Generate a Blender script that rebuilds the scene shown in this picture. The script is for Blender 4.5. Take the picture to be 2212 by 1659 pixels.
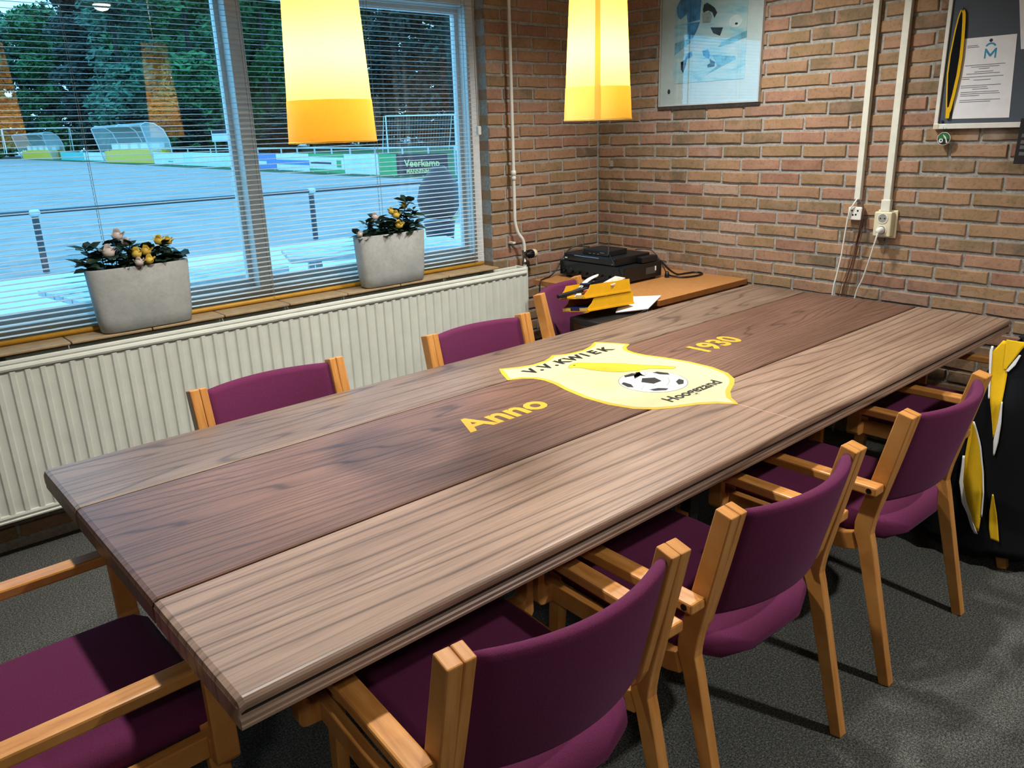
import bpy, bmesh, math, random
from mathutils import Vector, Matrix
random.seed(7)
for o in list(bpy.data.objects): bpy.data.objects.remove(o, do_unlink=True)
scene = bpy.context.scene
COL = scene.collection
R = math.radians

# ------------------------------------------------------------------ camera
cam_d = bpy.data.cameras.new('camera'); cam = bpy.data.objects.new('camera', cam_d); COL.objects.link(cam)
yaw, pit, rol = R(48.9059), R(-17.8068), R(-1.8674)
fwd = Vector((math.cos(pit)*math.cos(yaw), math.cos(pit)*math.sin(yaw), math.sin(pit)))
rgt = Vector((math.sin(yaw), -math.cos(yaw), 0)); upv = rgt.cross(fwd)
r2 = math.cos(rol)*rgt + math.sin(rol)*upv; u2 = -math.sin(rol)*rgt + math.cos(rol)*upv
mw = Matrix.Identity(4)
for i in range(3): mw[i][0], mw[i][1], mw[i][2] = r2[i], u2[i], -fwd[i]
mw[0][3], mw[1][3], mw[2][3] = -3.7425, -3.4183, 1.5213
cam.matrix_world = mw
cam_d.sensor_width = 36.0; cam_d.lens = 1709.335/2212*36.0; cam_d.clip_start = .02; cam_d.clip_end = 600
scene.camera = cam

# ------------------------------------------------------------------ world, exposure
w = bpy.data.worlds.new('overcast_evening_sky'); scene.world = w; w.use_nodes = True
bg = w.node_tree.nodes['Background']
bg.inputs[0].default_value = (.23, .62, 1.0, 1); bg.inputs[1].default_value = 3.2
vs = scene.view_settings
vs.view_transform = 'Standard'; vs.look = 'None'; vs.gamma = 1; vs.use_curve_mapping = False; vs.exposure = 0.3

# ------------------------------------------------------------------ helpers: colours, materials
def lin(h):
    h = h.lstrip('#'); v = [int(h[i:i+2], 16)/255 for i in (0, 2, 4)]
    return tuple(c/12.92 if c <= .04045 else ((c+.055)/1.055)**2.4 for c in v) + (1,)
class NT:
    def __init__(s, name):
        s.m = bpy.data.materials.new(name); s.m.use_nodes = True; s.t = s.m.node_tree; s.n = s.t.nodes
        s.b = s.n['Principled BSDF']; s.out = s.n['Material Output']
    def node(s, typ, **kw):
        n = s.n.new(typ)
        for k, v in kw.items():
            if hasattr(n, k): setattr(n, k, v)
            else: n.inputs[k.replace('_', ' ')].default_value = v
        return n
    def link(s, a, b): s.t.links.new(a, b)
    def coord(s, kind='Object', scale=(1, 1, 1), rot=(0, 0, 0)):
        c = s.node('ShaderNodeTexCoord'); mp = s.node('ShaderNodeMapping')
        mp.inputs['Scale'].default_value = scale; mp.inputs['Rotation'].default_value = rot
        s.link(c.outputs[kind], mp.inputs[0]); return mp.outputs[0]
    def noise(s, vec, scale, detail=3, rough=.55, dist=0):
        n = s.node('ShaderNodeTexNoise'); n.inputs['Scale'].default_value = scale; n.inputs['Detail'].default_value = detail
        n.inputs['Roughness'].default_value = rough; n.inputs['Distortion'].default_value = dist
        if vec: s.link(vec, n.inputs['Vector'])
        return n.outputs[0]
    def ramp(s, fac, stops, interp='LINEAR'):
        r = s.node('ShaderNodeValToRGB'); e = r.color_ramp.elements; r.color_ramp.interpolation = interp
        while len(e) < len(stops): e.new(.5)
        for el, (p, c) in zip(e, stops): el.position = p; el.color = lin(c) if isinstance(c, str) else c
        s.link(fac, r.inputs[0]); return r.outputs[0]
    def math(s, op, a, b=None, c=None):
        n = s.node('ShaderNodeMath', operation=op)
        for i, v in enumerate((a, b, c)):
            if v is None: continue
            if isinstance(v, (int, float)): n.inputs[i].default_value = v
            else: s.link(v, n.inputs[i])
        return n.outputs[0]
    def mix(s, fac, a, b, mode='MIX'):
        n = s.node('ShaderNodeMix', data_type='RGBA', blend_type=mode)
        for idx, v in ((0, fac), (6, a), (7, b)):
            if isinstance(v, str): n.inputs[idx].default_value = lin(v)
            elif isinstance(v, (int, float)): n.inputs[idx].default_value = v
            elif isinstance(v, tuple): n.inputs[idx].default_value = v
            else: s.link(v, n.inputs[idx])
        return n.outputs[2]
    def bump(s, h, strength=.3, dist=.01):
        n = s.node('ShaderNodeBump'); n.inputs['Strength'].default_value = strength; n.inputs['Distance'].default_value = dist
        s.link(h, n.inputs['Height']); s.link(n.outputs[0], s.b.inputs['Normal'])
    def base(s, c):
        if isinstance(c, str): s.b.inputs['Base Color'].default_value = lin(c)
        else: s.link(c, s.b.inputs['Base Color'])
    def set(s, **kw):
        for k, v in kw.items(): s.b.inputs[k.replace('_', ' ')].default_value = v
        return s.m
MATS = {}
def mat(name, col, rough=.5, var=.06, nscale=30, bump=0, metal=0, spec=.5, coat=0):
    if name in MATS: return MATS[name]
    t = NT(name); vec = t.coord()
    n = t.noise(vec, nscale, 4)
    c = lin(col); d = tuple(max(0, x*(1-var*2.2)) for x in c[:3]) + (1,); u = tuple(min(1, x*(1+var*2.2)) for x in c[:3]) + (1,)
    t.base(t.ramp(n, [(.25, d), (.75, u)]))
    if bump: t.bump(n, bump, .004)
    t.set(Roughness=rough, Metallic=metal); t.b.inputs['Specular IOR Level'].default_value = spec
    if coat: t.b.inputs['Coat Weight'].default_value = coat
    MATS[name] = t.m; return t.m

# ------------------------------------------------------------------ helpers: geometry
def BM(): return bmesh.new()
def box(bm, x0, y0, z0, x1, y1, z1):
    v = [bm.verts.new(p) for p in ((x0,y0,z0),(x1,y0,z0),(x1,y1,z0),(x0,y1,z0),(x0,y0,z1),(x1,y0,z1),(x1,y1,z1),(x0,y1,z1))]
    for f in ((3,2,1,0),(4,5,6,7),(0,1,5,4),(1,2,6,5),(2,3,7,6),(3,0,4,7)): bm.faces.new([v[i] for i in f])
    return bm
def xbox(x0, y0, z0, x1, y1, z1): return box(BM(), x0, y0, z0, x1, y1, z1)
def obox(bm, c, ex, ey, ez):
    c, ex, ey, ez = map(Vector, (c, ex, ey, ez))
    v = [bm.verts.new(c + a*ex + b*ey + d*ez) for a, b, d in ((-1,-1,-1),(1,-1,-1),(1,1,-1),(-1,1,-1),(-1,-1,1),(1,-1,1),(1,1,1),(-1,1,1))]
    for f in ((3,2,1,0),(4,5,6,7),(0,1,5,4),(1,2,6,5),(2,3,7,6),(3,0,4,7)): bm.faces.new([v[i] for i in f])
    return bm
def tube(bm, pts, r, n=8, caps=True):
    pts = [Vector(p) for p in pts]; rings = []; ref = None
    for i, p in enumerate(pts):
        a = pts[max(i-1, 0)]; b = pts[min(i+1, len(pts)-1)]; d = (b-a).normalized()
        if ref is None: ref = d.orthogonal().normalized()
        u = (ref - d*ref.dot(d)).normalized(); ref = u; v = d.cross(u)
        rr = r[i] if isinstance(r, (list, tuple)) else r
        rings.append([bm.verts.new(p + rr*(math.cos(2*math.pi*k/n)*u + math.sin(2*math.pi*k/n)*v)) for k in range(n)])
    for a, b in zip(rings, rings[1:]):
        for k in range(n): bm.faces.new((a[k], a[(k+1) % n], b[(k+1) % n], b[k]))
    if caps: bm.faces.new(rings[0][::-1]); bm.faces.new(rings[-1])
    return bm
def smooth_pts(pts, k=6):
    P = [Vector(p) for p in pts]; out = []
    for i in range(len(P)-1):
        p0, p1, p2, p3 = P[max(i-1,0)], P[i], P[i+1], P[min(i+2, len(P)-1)]
        for j in range(k):
            t = j/k
            out.append(.5*((2*p1)+(p2-p0)*t+(2*p0-5*p1+4*p2-p3)*t*t+(3*p1-p0-3*p2+p3)*t**3))
    out.append(P[-1]); return out
def lathe(bm, prof, n=24, c=(0, 0, 0), closed=False):
    rings = []
    for r, z in prof: rings.append([bm.verts.new((c[0]+r*math.cos(2*math.pi*k/n), c[1]+r*math.sin(2*math.pi*k/n), c[2]+z)) for k in range(n)])
    for a, b in zip(rings, rings[1:]):
        for k in range(n): bm.faces.new((a[k], a[(k+1) % n], b[(k+1) % n], b[k]))
    if closed: bm.faces.new(rings[0][::-1]); bm.faces.new(rings[-1])
    return bm
def prism(bm, pts, f0, f1):
    """polygon pts (a,b) mapped by f0 and f1 into two caps, joined"""
    a = [bm.verts.new(f0(*p)) for p in pts]; b = [bm.verts.new(f1(*p)) for p in pts]; n = len(pts)
    bm.faces.new(a[::-1]); bm.faces.new(b)
    for i in range(n): bm.faces.new((a[i], a[(i+1) % n], b[(i+1) % n], b[i]))
    return bm
def loft(bm, secs, caps=True, closed=True):
    rings = [[bm.verts.new(p) for p in s] for s in secs]; n = len(rings[0])
    for a, b in zip(rings, rings[1:]):
        for k in range(n if closed else n-1): bm.faces.new((a[k], a[(k+1) % n], b[(k+1) % n], b[k]))
    if caps and closed: bm.faces.new(rings[0][::-1]); bm.faces.new(rings[-1])
    return bm
def rrect(w, h, r, n=4):
    out = []
    for cx, cy, a0 in ((w/2-r, h/2-r, 0), (-w/2+r, h/2-r, 90), (-w/2+r, -h/2+r, 180), (w/2-r, -h/2+r, 270)):
        for k in range(n+1):
            a = R(a0+90*k/n); out.append((cx+r*math.cos(a), cy+r*math.sin(a)))
    return out
def disc_pts(r, n=24, cx=0, cy=0): return [(cx+r*math.cos(2*math.pi*k/n), cy+r*math.sin(2*math.pi*k/n)) for k in range(n)]
def mesh(name, bm, smooth=False):
    bmesh.ops.recalc_face_normals(bm, faces=bm.faces[:])
    me = bpy.data.meshes.new(name); bm.to_mesh(me); bm.free()
    if smooth:
        for p in me.polygons: p.use_smooth = True
    return me
def obj(name, bm, m, parent=None, smooth=False, bev=0, seg=2, kind=None, label=None):
    me = bm if isinstance(bm, bpy.types.Mesh) else mesh(name, bm, smooth)
    if m and not me.materials: me.materials.append(m)
    o = bpy.data.objects.new(name, me); COL.objects.link(o)
    if parent:
        o.parent = parent
        if parent.get('_wb'): o.matrix_parent_inverse = Matrix.Translation(-Vector(parent['_wb']))
    if bev:
        b = o.modifiers.new('bevel', 'BEVEL'); b.width = bev; b.segments = seg; b.limit_method = 'ANGLE'; b.angle_limit = R(40)
    if kind: o['kind'] = kind
    if label: o['label'] = label
    return o
def tag(o, label, cat, group=None):
    o['label'] = label; o['category'] = cat
    if group: o['group'] = group
    return o
EMPTIES = []
def thing(name, label, cat, loc=(0, 0, 0), rz=0, group=None, world=True):
    """Empty at the base; parts given in world coordinates when world=True, else local"""
    o = bpy.data.objects.new(name, None); COL.objects.link(o); o.location = loc; o.rotation_euler[2] = rz
    o.empty_display_size = .05
    if world and rz == 0: o['_wb'] = list(map(float, loc))
    EMPTIES.append(o)
    return tag(o, label, cat, group)
def copy_thing(src, loc, rz, label, group=None):
    r = src.copy(); COL.objects.link(r); r.location = loc; r.rotation_euler[2] = rz; r['label'] = label; EMPTIES.append(r)
    if group: r['group'] = group
    for ch in list(src.children):
        c = ch.copy(); COL.objects.link(c); c.parent = r
        for g in list(ch.children):
            d = g.copy(); COL.objects.link(d); d.parent = c
    return r
def text_mesh(body, size, bold=0, extrude=0, align='CENTER', sx=1):
    cu = bpy.data.curves.new('text', 'FONT'); cu.body = body; cu.size = size; cu.offset = bold; cu.extrude = extrude
    cu.align_x = align; cu.resolution_u = 3
    o = bpy.data.objects.new('text', cu); COL.objects.link(o); bpy.context.view_layer.update()
    me = bpy.data.meshes.new_from_object(o.evaluated_get(bpy.context.evaluated_depsgraph_get()))
    bpy.data.objects.remove(o, do_unlink=True)
    if sx != 1: me.transform(Matrix.Diagonal((sx, 1, 1, 1)))
    return me
def place(me, origin, ex, ey, ez):
    m = Matrix.Identity(4)
    for i in range(3): m[i][0], m[i][1], m[i][2], m[i][3] = ex[i], ey[i], ez[i], origin[i]
    me.transform(m); return me

# ------------------------------------------------------------------ materials
def brick_material(per_island):
    t = NT('brick_clay_loose' if per_island else 'brick_clay')
    if per_island: rnd = t.node('ShaderNodeNewGeometry').outputs['Random Per Island']
    else: rnd = t.node('ShaderNodeObjectInfo').outputs['Random']
    base = t.ramp(rnd, [(0, '#675a4b'), (.1, '#77674f'), (.3, '#8a7354'), (.5, '#94795a'), (.66, '#93745b'), (.8, '#957460'), (.93, '#876452'), (1, '#a5917e')])
    g = t.node('ShaderNodeNewGeometry').outputs['Position']
    n1 = t.noise(g, 9, 4, .6); n2 = t.noise(g, 55, 5, .7)
    c = t.mix(t.ramp(n1, [(.42, (0,0,0,1)), (.72, (.6,.6,.6,1))]), base, '#b08a72')
    c = t.mix(t.ramp(n2, [(.3, (.45,.45,.45,1)), (.5, (0,0,0,1))]), c, '#4c3a28')
    n3 = t.noise(g, 3.1, 3, .6)
    c = t.mix(t.ramp(n3, [(.63, (0,0,0,1)), (.78, (.5,.5,.5,1))]), c, '#b9aea2')
    t.base(c); t.bump(n2, .6, .004); t.set(Roughness=.9); t.b.inputs['Specular IOR Level'].default_value = .2
    return t.m
M_brick = brick_material(False); M_brick_l = brick_material(True)
def m_mortar():
    t = NT('mortar'); g = t.node('ShaderNodeNewGeometry').outputs['Position']; n = t.noise(g, 60, 5, .7)
    t.base(t.ramp(n, [(.25, '#77756e'), (.7, '#a9a79f')])); t.bump(n, .8, .006); t.set(Roughness=.95); return t.m
M_mortar = m_mortar()
def m_carpet():
    t = NT('charcoal_carpet'); g = t.node('ShaderNodeNewGeometry').outputs['Position']
    n = t.noise(g, 170, 3, .8); n2 = t.noise(g, 330, 2, .8); n3 = t.noise(g, 2.5, 3)
    c = t.ramp(n, [(.34, '#222524'), (.5, '#474a47'), (.68, '#8a8b84')])
    c = t.mix(t.ramp(n2, [(.52, (0,0,0,1)), (.68, (.75,.75,.75,1))]), c, '#a3a39a')
    c = t.mix(t.math('MULTIPLY', n3, .35), c, '#1b2020')
    t.base(c); t.bump(n, .9, .006); t.set(Roughness=1); t.b.inputs['Specular IOR Level'].default_value = .1; return t.m
M_carpet = m_carpet()
M_plaster = mat('off_white_plaster', '#b5aea2', .9, .04); M_tanwall = mat('tan_brickwork', '#7d6550', .9, .2, 5)
def m_tablewood(name, dark, midc, light, seed, k, yscale, ky):
    t = NT(name); g = t.node('ShaderNodeNewGeometry').outputs['Position']
    def mp(sc, off):
        m = t.node('ShaderNodeMapping'); m.inputs['Scale'].default_value = sc; m.inputs['Location'].default_value = off; t.link(g, m.inputs[0]); return m.outputs[0]
    f = t.noise(mp((.34, yscale, 1), (seed, seed*1.7, 0)), 1.0, 2.4, .5, .12)
    sep = t.node('ShaderNodeSeparateXYZ'); t.link(g, sep.inputs[0])
    rings = t.math('FRACT', t.math('ADD', t.math('MULTIPLY', f, k), t.math('MULTIPLY', sep.outputs[1], ky)))
    edge = t.math('ABSOLUTE', t.math('SUBTRACT', rings, .5))                 # 0..0.5
    line = t.ramp(edge, [(0, (1,1,1,1)), (.035, (.85,.85,.85,1)), (.10, (.22,.22,.22,1)), (.28, (.04,.04,.04,1)), (.5, (0,0,0,1))])
    fib = t.noise(mp((3, 130, 1), (seed, 0, 0)), 1.0, 4, .65)
    blot = t.noise(mp((1.0, 2.2, 1), (seed*3, 1, 0)), 1.6, 4, .6)
    c = t.mix(t.ramp(blot, [(.32, (0,0,0,1)), (.7, (1,1,1,1))]), midc, light)
    c = t.mix(t.math('MULTIPLY', line, .74), c, dark)
    c = t.mix(t.ramp(fib, [(.3, (.55,.55,.55,1)), (.55, (0,0,0,1))]), c, dark)
    kn = t.noise(mp((1.3, 3.3, 1), (seed*2, 5, 0)), 1.0, 2, .5)
    c = t.mix(t.ramp(kn, [(.71, (0,0,0,1)), (.80, (.7,.7,.7,1))]), c, '#2a1f1a')
    t.base(c); t.bump(line, .12, .001); t.set(Roughness=.42); t.b.inputs['Specular IOR Level'].default_value = .45
    return t.m
M_tw1 = m_tablewood('printed_wood_grey_brown', '#3f3028', '#6c5748', '#826f5e', 1.3, 20, 3.4, 13)
M_tw2 = m_tablewood('printed_wood_red_brown', '#35241b', '#644739', '#765849', 4.1, 22, 3.6, 48)
M_tw3 = m_tablewood('printed_wood_tan', '#422e20', '#846b5a', '#9a826f', 8.7, 8, 3.2, 25)
M_gap = mat('dark_groove', '#0d0b0a', .7)
def m_beech():
    t = NT('oiled_beech'); v = t.coord('Object', (1, 1, 1))
    n = t.noise(v, 14, 3, .5); n2 = t.noise(t.coord('Object', (90, 8, 8)), 1.0, 4, .6); rnd = t.node('ShaderNodeObjectInfo').outputs['Random']
    c = t.ramp(n2, [(.3, '#a56d35'), (.5, '#bd8342'), (.75, '#cb9658')])
    c = t.mix(t.math('MULTIPLY', rnd, .25), c, '#ad7236')
    c = t.mix(t.ramp(n, [(.55, (0,0,0,1)), (.8, (.3,.3,.3,1))]), c, '#8a5a28')
    t.base(c); t.set(Roughness=.38); t.b.inputs['Specular IOR Level'].default_value = .4; return t.m
M_beech = m_beech()
def m_fabric(name, col, hi, sc=700):
    t = NT(name); v = t.coord(); n = t.noise(v, sc, 2, .7); n2 = t.noise(v, 5, 3)
    c = t.ramp(n, [(.3, col), (.75, hi)]); c = t.mix(t.math('MULTIPLY', n2, .25), c, col)
    t.base(c); t.bump(n, .35, .002); t.set(Roughness=.95); t.b.inputs['Sheen Weight'].default_value = .12
    t.b.inputs['Sheen Roughness'].default_value = .4; t.b.inputs['Sheen Tint'].default_value = lin('#b088b0'); t.b.inputs['Specular IOR Level'].default_value = .15
    return t.m
M_purple = m_fabric('plum_wool', '#4b1b38', '#6c2c50')
M_blackcloth = m_fabric('black_polyester', '#0d0f12', '#16191d', 500); M_blackcloth.node_tree.nodes['Principled BSDF'].inputs['Sheen Weight'].default_value = .05
M_yellowcloth = m_fabric('yellow_polyester', '#d8ab12', '#e8c02a', 500)
M_whitecloth = m_fabric('white_polyester', '#d6d8d8', '#e6e8e8', 500)
M_enamel = mat('cream_enamel', '#cfd3c8', .35, .03, 12)
M_white = mat('white_plastic', '#d7d8cf', .35, .03)
M_cream = mat('cream_plastic', '#cfc8a8', .4, .03)
M_trunk = mat('ivory_trunking', '#d3d3c4', .4, .03)
M_black = mat('black_metal', '#0b0c10', .45, .1)
M_blackgl = mat('gloss_black', '#0a0b12', .18, .05)
M_steel = mat('brushed_steel', '#8d8d88', .3, .05, metal=1)
M_frame = mat('white_painted_frame', '#d9dcdc', .4, .03)
M_slat = mat('blind_slat_paint', '#bfc0b9', .45, .04)
M_yellowrail = mat('yellow_painted_tube', '#b98a2a', .4, .06)
M_tile = mat('sill_tile_sand', '#a38b66', .45, .1, 18)
M_desk = mat('orange_beech_laminate', '#a2713f', .4, .06, 40)
M_deskedge = mat('desk_edge_band', '#9a5f2c', .4, .06)
M_yel = mat('yellow_tray_plastic', '#cf9a12', .4, .03)
M_yellowpale = mat('pale_label_card', '#d8bb66', .7)
M_paper = mat('white_paper', '#dfe1e3', .8, .02)
M_ink = mat('grey_print', '#55585c', .8)
M_felt = m_fabric('grey_felt', '#4b535c', '#5a626b', 900); M_felt.node_tree.nodes['Principled BSDF'].inputs['Sheen Weight'].default_value = .1
M_gyel = mat('crest_yellow', '#c79d2a', .45, .02); M_crest = mat('crest_cream', '#b8b58c', .45, .02); M_bird = mat('bird_yellow', '#c0a626', .45, .04)
M_printblack = mat('print_black', '#101010', .45); M_ball = mat('ball_white', '#cfd1cf', .4, .02)
def m_concrete():
    t = NT('grey_cast_pot'); v = t.coord(); n = t.noise(v, 7, 4, .6); n2 = t.noise(v, 60, 4, .7)
    c = t.ramp(n, [(.3, '#989d9a'), (.7, '#b0b4b1')]); c = t.mix(t.ramp(n2, [(.35, (.35,.35,.35,1)), (.55, (0,0,0,1))]), c, '#8a8e8b')
    t.base(c); t.bump(n2, .15, .003); t.set(Roughness=.8); return t.m
M_pot = m_concrete()
M_leaf = mat('dark_rose_leaf', '#1d3526', .5, .3, 30); M_stem = mat('green_stem', '#2c4426', .6)
M_petalw = mat('blush_white_petal', '#cfc3bb', .6, .08); M_petaly = mat('yellow_petal', '#d2b548', .6, .12); M_soil = mat('dry_peat', '#5d4030', .95, .3, 40, .5)
def m_glass():
    t = NT('window_glass'); t.n.remove(t.b)
    fr = t.node('ShaderNodeFresnel'); bf = t.node('ShaderNodeNewGeometry').outputs['Backfacing']; t.link(t.math('ADD', 1.52, t.math('MULTIPLY', bf, 1/1.52-1.52)), fr.inputs[0])
    tr = t.node('ShaderNodeBsdfTransparent'); tr.inputs[0].default_value = (.93, .97, .97, 1)
    gl = t.node('ShaderNodeBsdfGlossy'); gl.inputs['Roughness'].default_value = 0.0
    mx = t.node('ShaderNodeMixShader'); t.link(t.math('MULTIPLY', fr.outputs[0], 1.6), mx.inputs[0]); t.link(tr.outputs[0], mx.inputs[1]); t.link(gl.outputs[0], mx.inputs[2])
    t.link(mx.outputs[0], t.out.inputs[0]); return t.m
M_glass = m_glass()
def m_shade(name, col, tr):
    t = NT(name); t.n.remove(t.b)
    v = t.coord(); n = t.noise(v, 120, 2)
    d = t.node('ShaderNodeBsdfDiffuse'); x = t.node('ShaderNodeBsdfTranslucent'); g = t.node('ShaderNodeBsdfGlossy'); g.inputs['Roughness'].default_value = .35
    c = t.mix(t.math('MULTIPLY', n, .10), col, '#c0a058')
    t.link(c, d.inputs[0]); t.link(c, x.inputs[0])
    a = t.node('ShaderNodeMixShader'); a.inputs[0].default_value = tr; t.link(d.outputs[0], a.inputs[1]); t.link(x.outputs[0], a.inputs[2])
    b = t.node('ShaderNodeMixShader'); b.inputs[0].default_value = .03; t.link(a.outputs[0], b.inputs[1]); t.link(g.outputs[0], b.inputs[2])
    t.link(b.outputs[0], t.out.inputs[0]); return t.m
M_shade = m_shade('yellow_lampshade_sheet', '#bf9a50', .66); M_shade2 = m_shade('amber_lampshade_band', '#fff2a0', .62); M_seam = m_shade('amber_lampshade_seam', '#ffdc78', .45)
def m_emit(name, col, s):
    t = NT(name); t.base('#ffffff'); t.b.inputs['Emission Color'].default_value = col; t.b.inputs['Emission Strength'].default_value = s; return t.m
M_bulb = m_emit('lit_bulb', (1, .83, .55, 1), 30); M_tubelit = m_emit('lit_diffuser', (1, .9, .74, 1), 14)

# ------------------------------------------------------------------ room shell
def struct(name, bm, m, bev=0):
    o = obj(name, bm, m, bev=bev); o['kind'] = 'structure'; return o
XN, YN, ZC = -6.6, -6.6, 2.68
struct('floor', xbox(XN, YN, -.1, .25, .25, 0), M_carpet)
struct('ceiling', xbox(XN, YN, ZC, .25, .25, ZC+.1), M_plaster)
struct('wall_back', xbox(XN, YN-.2, 0, .25, YN, ZC), M_tanwall)
struct('wall_front', xbox(XN-.2, YN, 0, XN, .25, ZC), M_tanwall)
wall_right = struct('wall_right', xbox(.007, YN, 0, .25, .25, ZC), M_mortar)
OX0, OX1, OZ0, OZ1 = -3.95, -.868, .775, 2.30      # window opening
bm = BM(); box(bm, XN, .007, 0, .007, .25, OZ0); box(bm, XN, .007, OZ1, .007, .25, ZC)
box(bm, OX1, .007, OZ0, .007, .25, OZ1); box(bm, XN, .007, OZ0, OX0, .25, OZ1)
wall_left = struct('wall_left', bm, M_mortar)

# bricks: local frame u along the wall away from the corner, v out of the wall towards the room, w up
BH, BL, CH, Z0 = .0510, .2273, .0655, 1.2856
def brick_bm(bm, u0, u1, w0, w1, depth, rnd, fmap):
    j = lambda s=.0020: rnd.uniform(-s, s)
    ch = .0032; p = rnd.uniform(-.002, .002); k = 4 if u1-u0 > .12 else 2
    def ring(q, du, amp):
        bot = [(u0+du+(u1-u0-2*du)*i/k + (j() if 0 < i < k else 0), q+j(.0006), w0+du+j(amp)) for i in range(k+1)]
        top = [(u1-du-(u1-u0-2*du)*i/k + (j() if 0 < i < k else 0), q+j(.0006), w1-du+j(amp)) for i in range(k+1)]
        return bot+top
    back = [(u, -depth, w) for u, _, w in ring(0, 0, 0)]
    st = rnd.getstate(); mid = ring(p-ch, 0, .0022); rnd.setstate(st); fr = ring(p, ch, .0022)
    L = [[bm.verts.new(fmap(*q)) for q in rg_] for rg_ in (back, mid, fr)]; n = len(back)
    for a, b in zip(L, L[1:]):
        for i in range(n): bm.faces.new((a[i], a[(i+1) % n], b[(i+1) % n], b[i]))
    bm.faces.new(L[2]); return bm
rb = random.Random(3)
MAP_R = lambda u, v, w: (-v, -u, w)        # right wall x=0
MAP_L = lambda u, v, w: (-u, -v, w)        # window wall y=0
def lay(wall, fm, a0, length, keep, single, jamb=None):
    variants = [mesh('brick', brick_bm(BM(), -(BL-.013)/2, (BL-.013)/2, 0, BH, .012, rb, fm)) for _ in range(10)]
    for me in variants: me.materials.append(M_brick)
    loose = BM(); n = 0
    for k in range(-21, 20):
        w0 = Z0 - k*CH
        if w0 < 0 or w0+BH > ZC: continue
        off = a0 + (0 if k % 2 == 0 else BL/2) - 6*BL
        us = [0.0]
        u = off
        while u < length:
            if u > .02: us.append(u)
            u += BL
        us.append(length)
        for ua, ub in zip(us, us[1:]):
            for (ra, rb_, deep) in keep(ua, ub, w0):
                x0, x1 = ra+.0065, rb_-.0065
                if x1-x0 < .02: continue
                if single(x0, x1, w0) and n < 296:
                    full = abs((x1-x0)-(BL-.013)) < .002 and not deep
                    if full:
                        o = obj('brick', rb.choice(variants), M_brick, wall); c = (x0+x1)/2
                    else:
                        c = (x0+x1)/2
                        o = obj('brick', brick_bm(BM(), x0-c, x1-c, 0, BH, .1 if deep else .012, rb, fm), M_brick, wall)
                    o.location = Vector(fm(c, 0, w0)) + Vector(fm(0, rb.uniform(-.001, .001), rb.uniform(-.002, .002))); n += 1
                else: brick_bm(loose, x0, x1, w0, w0+BH, .1 if deep else .012, rb, fm)
    obj('distant_bricks', loose, M_brick_l, wall, kind='stuff')
lay(wall_right, MAP_R, .3199, 6.5, lambda a, b, w: [(a, b, False)], lambda a, b, w: a < 2.42 and .58 < w < 2.19)
def keep_left(a, b, w):
    u0, u1 = -OX1, -OX0
    if w+BH < OZ0-.005 or w > OZ1: return [(a, b, False)]
    out = []
    if a < u0: out.append((a, min(b, u0+.0085), b >= u0-.03))
    if b > u1: out.append((max(a, u1), b, False))
    return out
lay(wall_left, MAP_L, .0769, 6.5, keep_left, lambda a, b, w: (b < .9 and .42 < w < 2.2) or (2.9 < a < 3.7 and w < .2))

# ------------------------------------------------------------------ window, frame, panes, sill
win = struct('window_1', BM(), None)
fb = BM(); FY0, FY1 = .08, .19
def wpart(name, b, m, **k): return obj(name, b, m, win, **k)
wpart('frame_bottom', xbox(OX0, FY0, .79, OX1, FY1, .862), M_frame, bev=.004)
wpart('frame_top', xbox(OX0, FY0, 2.135, OX1, FY1, 2.30), M_frame, bev=.004)
wpart('frame_side', xbox(-.932, FY0, .862, OX1, FY1, 2.135), M_frame, bev=.004)
wpart('frame_side', xbox(OX0, FY0, .862, OX0+.06, FY1, 2.135), M_frame, bev=.004)
wpart('mullion', xbox(-2.217, FY0, .862, -2.148, FY1, 2.135), M_frame, bev=.004)
for xa, xb in ((OX0+.06, -2.217), (-2.148, -.932)):
    s = wpart('sash', BM(), M_frame)
    b = BM(); y0, y1, t = .15, .185, .032
    box(b, xa, y0, .862, xb, y1, .862+t); box(b, xa, y0, 2.135-t, xb, y1, 2.135); box(b, xa, y0, .862+t, xa+t*.6, y1, 2.135-t); box(b, xb-t*.6, y0, .862+t, xb, y1, 2.135-t)
    bm = b; bmesh.ops.recalc_face_normals(bm, faces=bm.faces[:]); bm.to_mesh(s.data); bm.free()
    wpart('pane', xbox(xa+.015, .168, .885, xb-.015, .174, 2.115), M_glass)
lt = wpart('latch', xbox(-1.52, .06, 2.14, -1.49, .08, 2.175), M_steel, bev=.003)
sill = struct('trim_1', xbox(OX0, .0, .765, OX1-.002, .085, .789), M_mortar); sill.name = 'trim_1'
xs = [-.905, -1.252, -1.557, -1.86, -2.162, -2.466, -2.768, -3.07, -3.372, -3.674, -3.94]
for a, b in zip(xs[1:], xs):
    o = obj('tile', xbox(a+.002, -.088, .789, b-.002, .079, .80), M_tile, sill, bev=.003)

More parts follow.
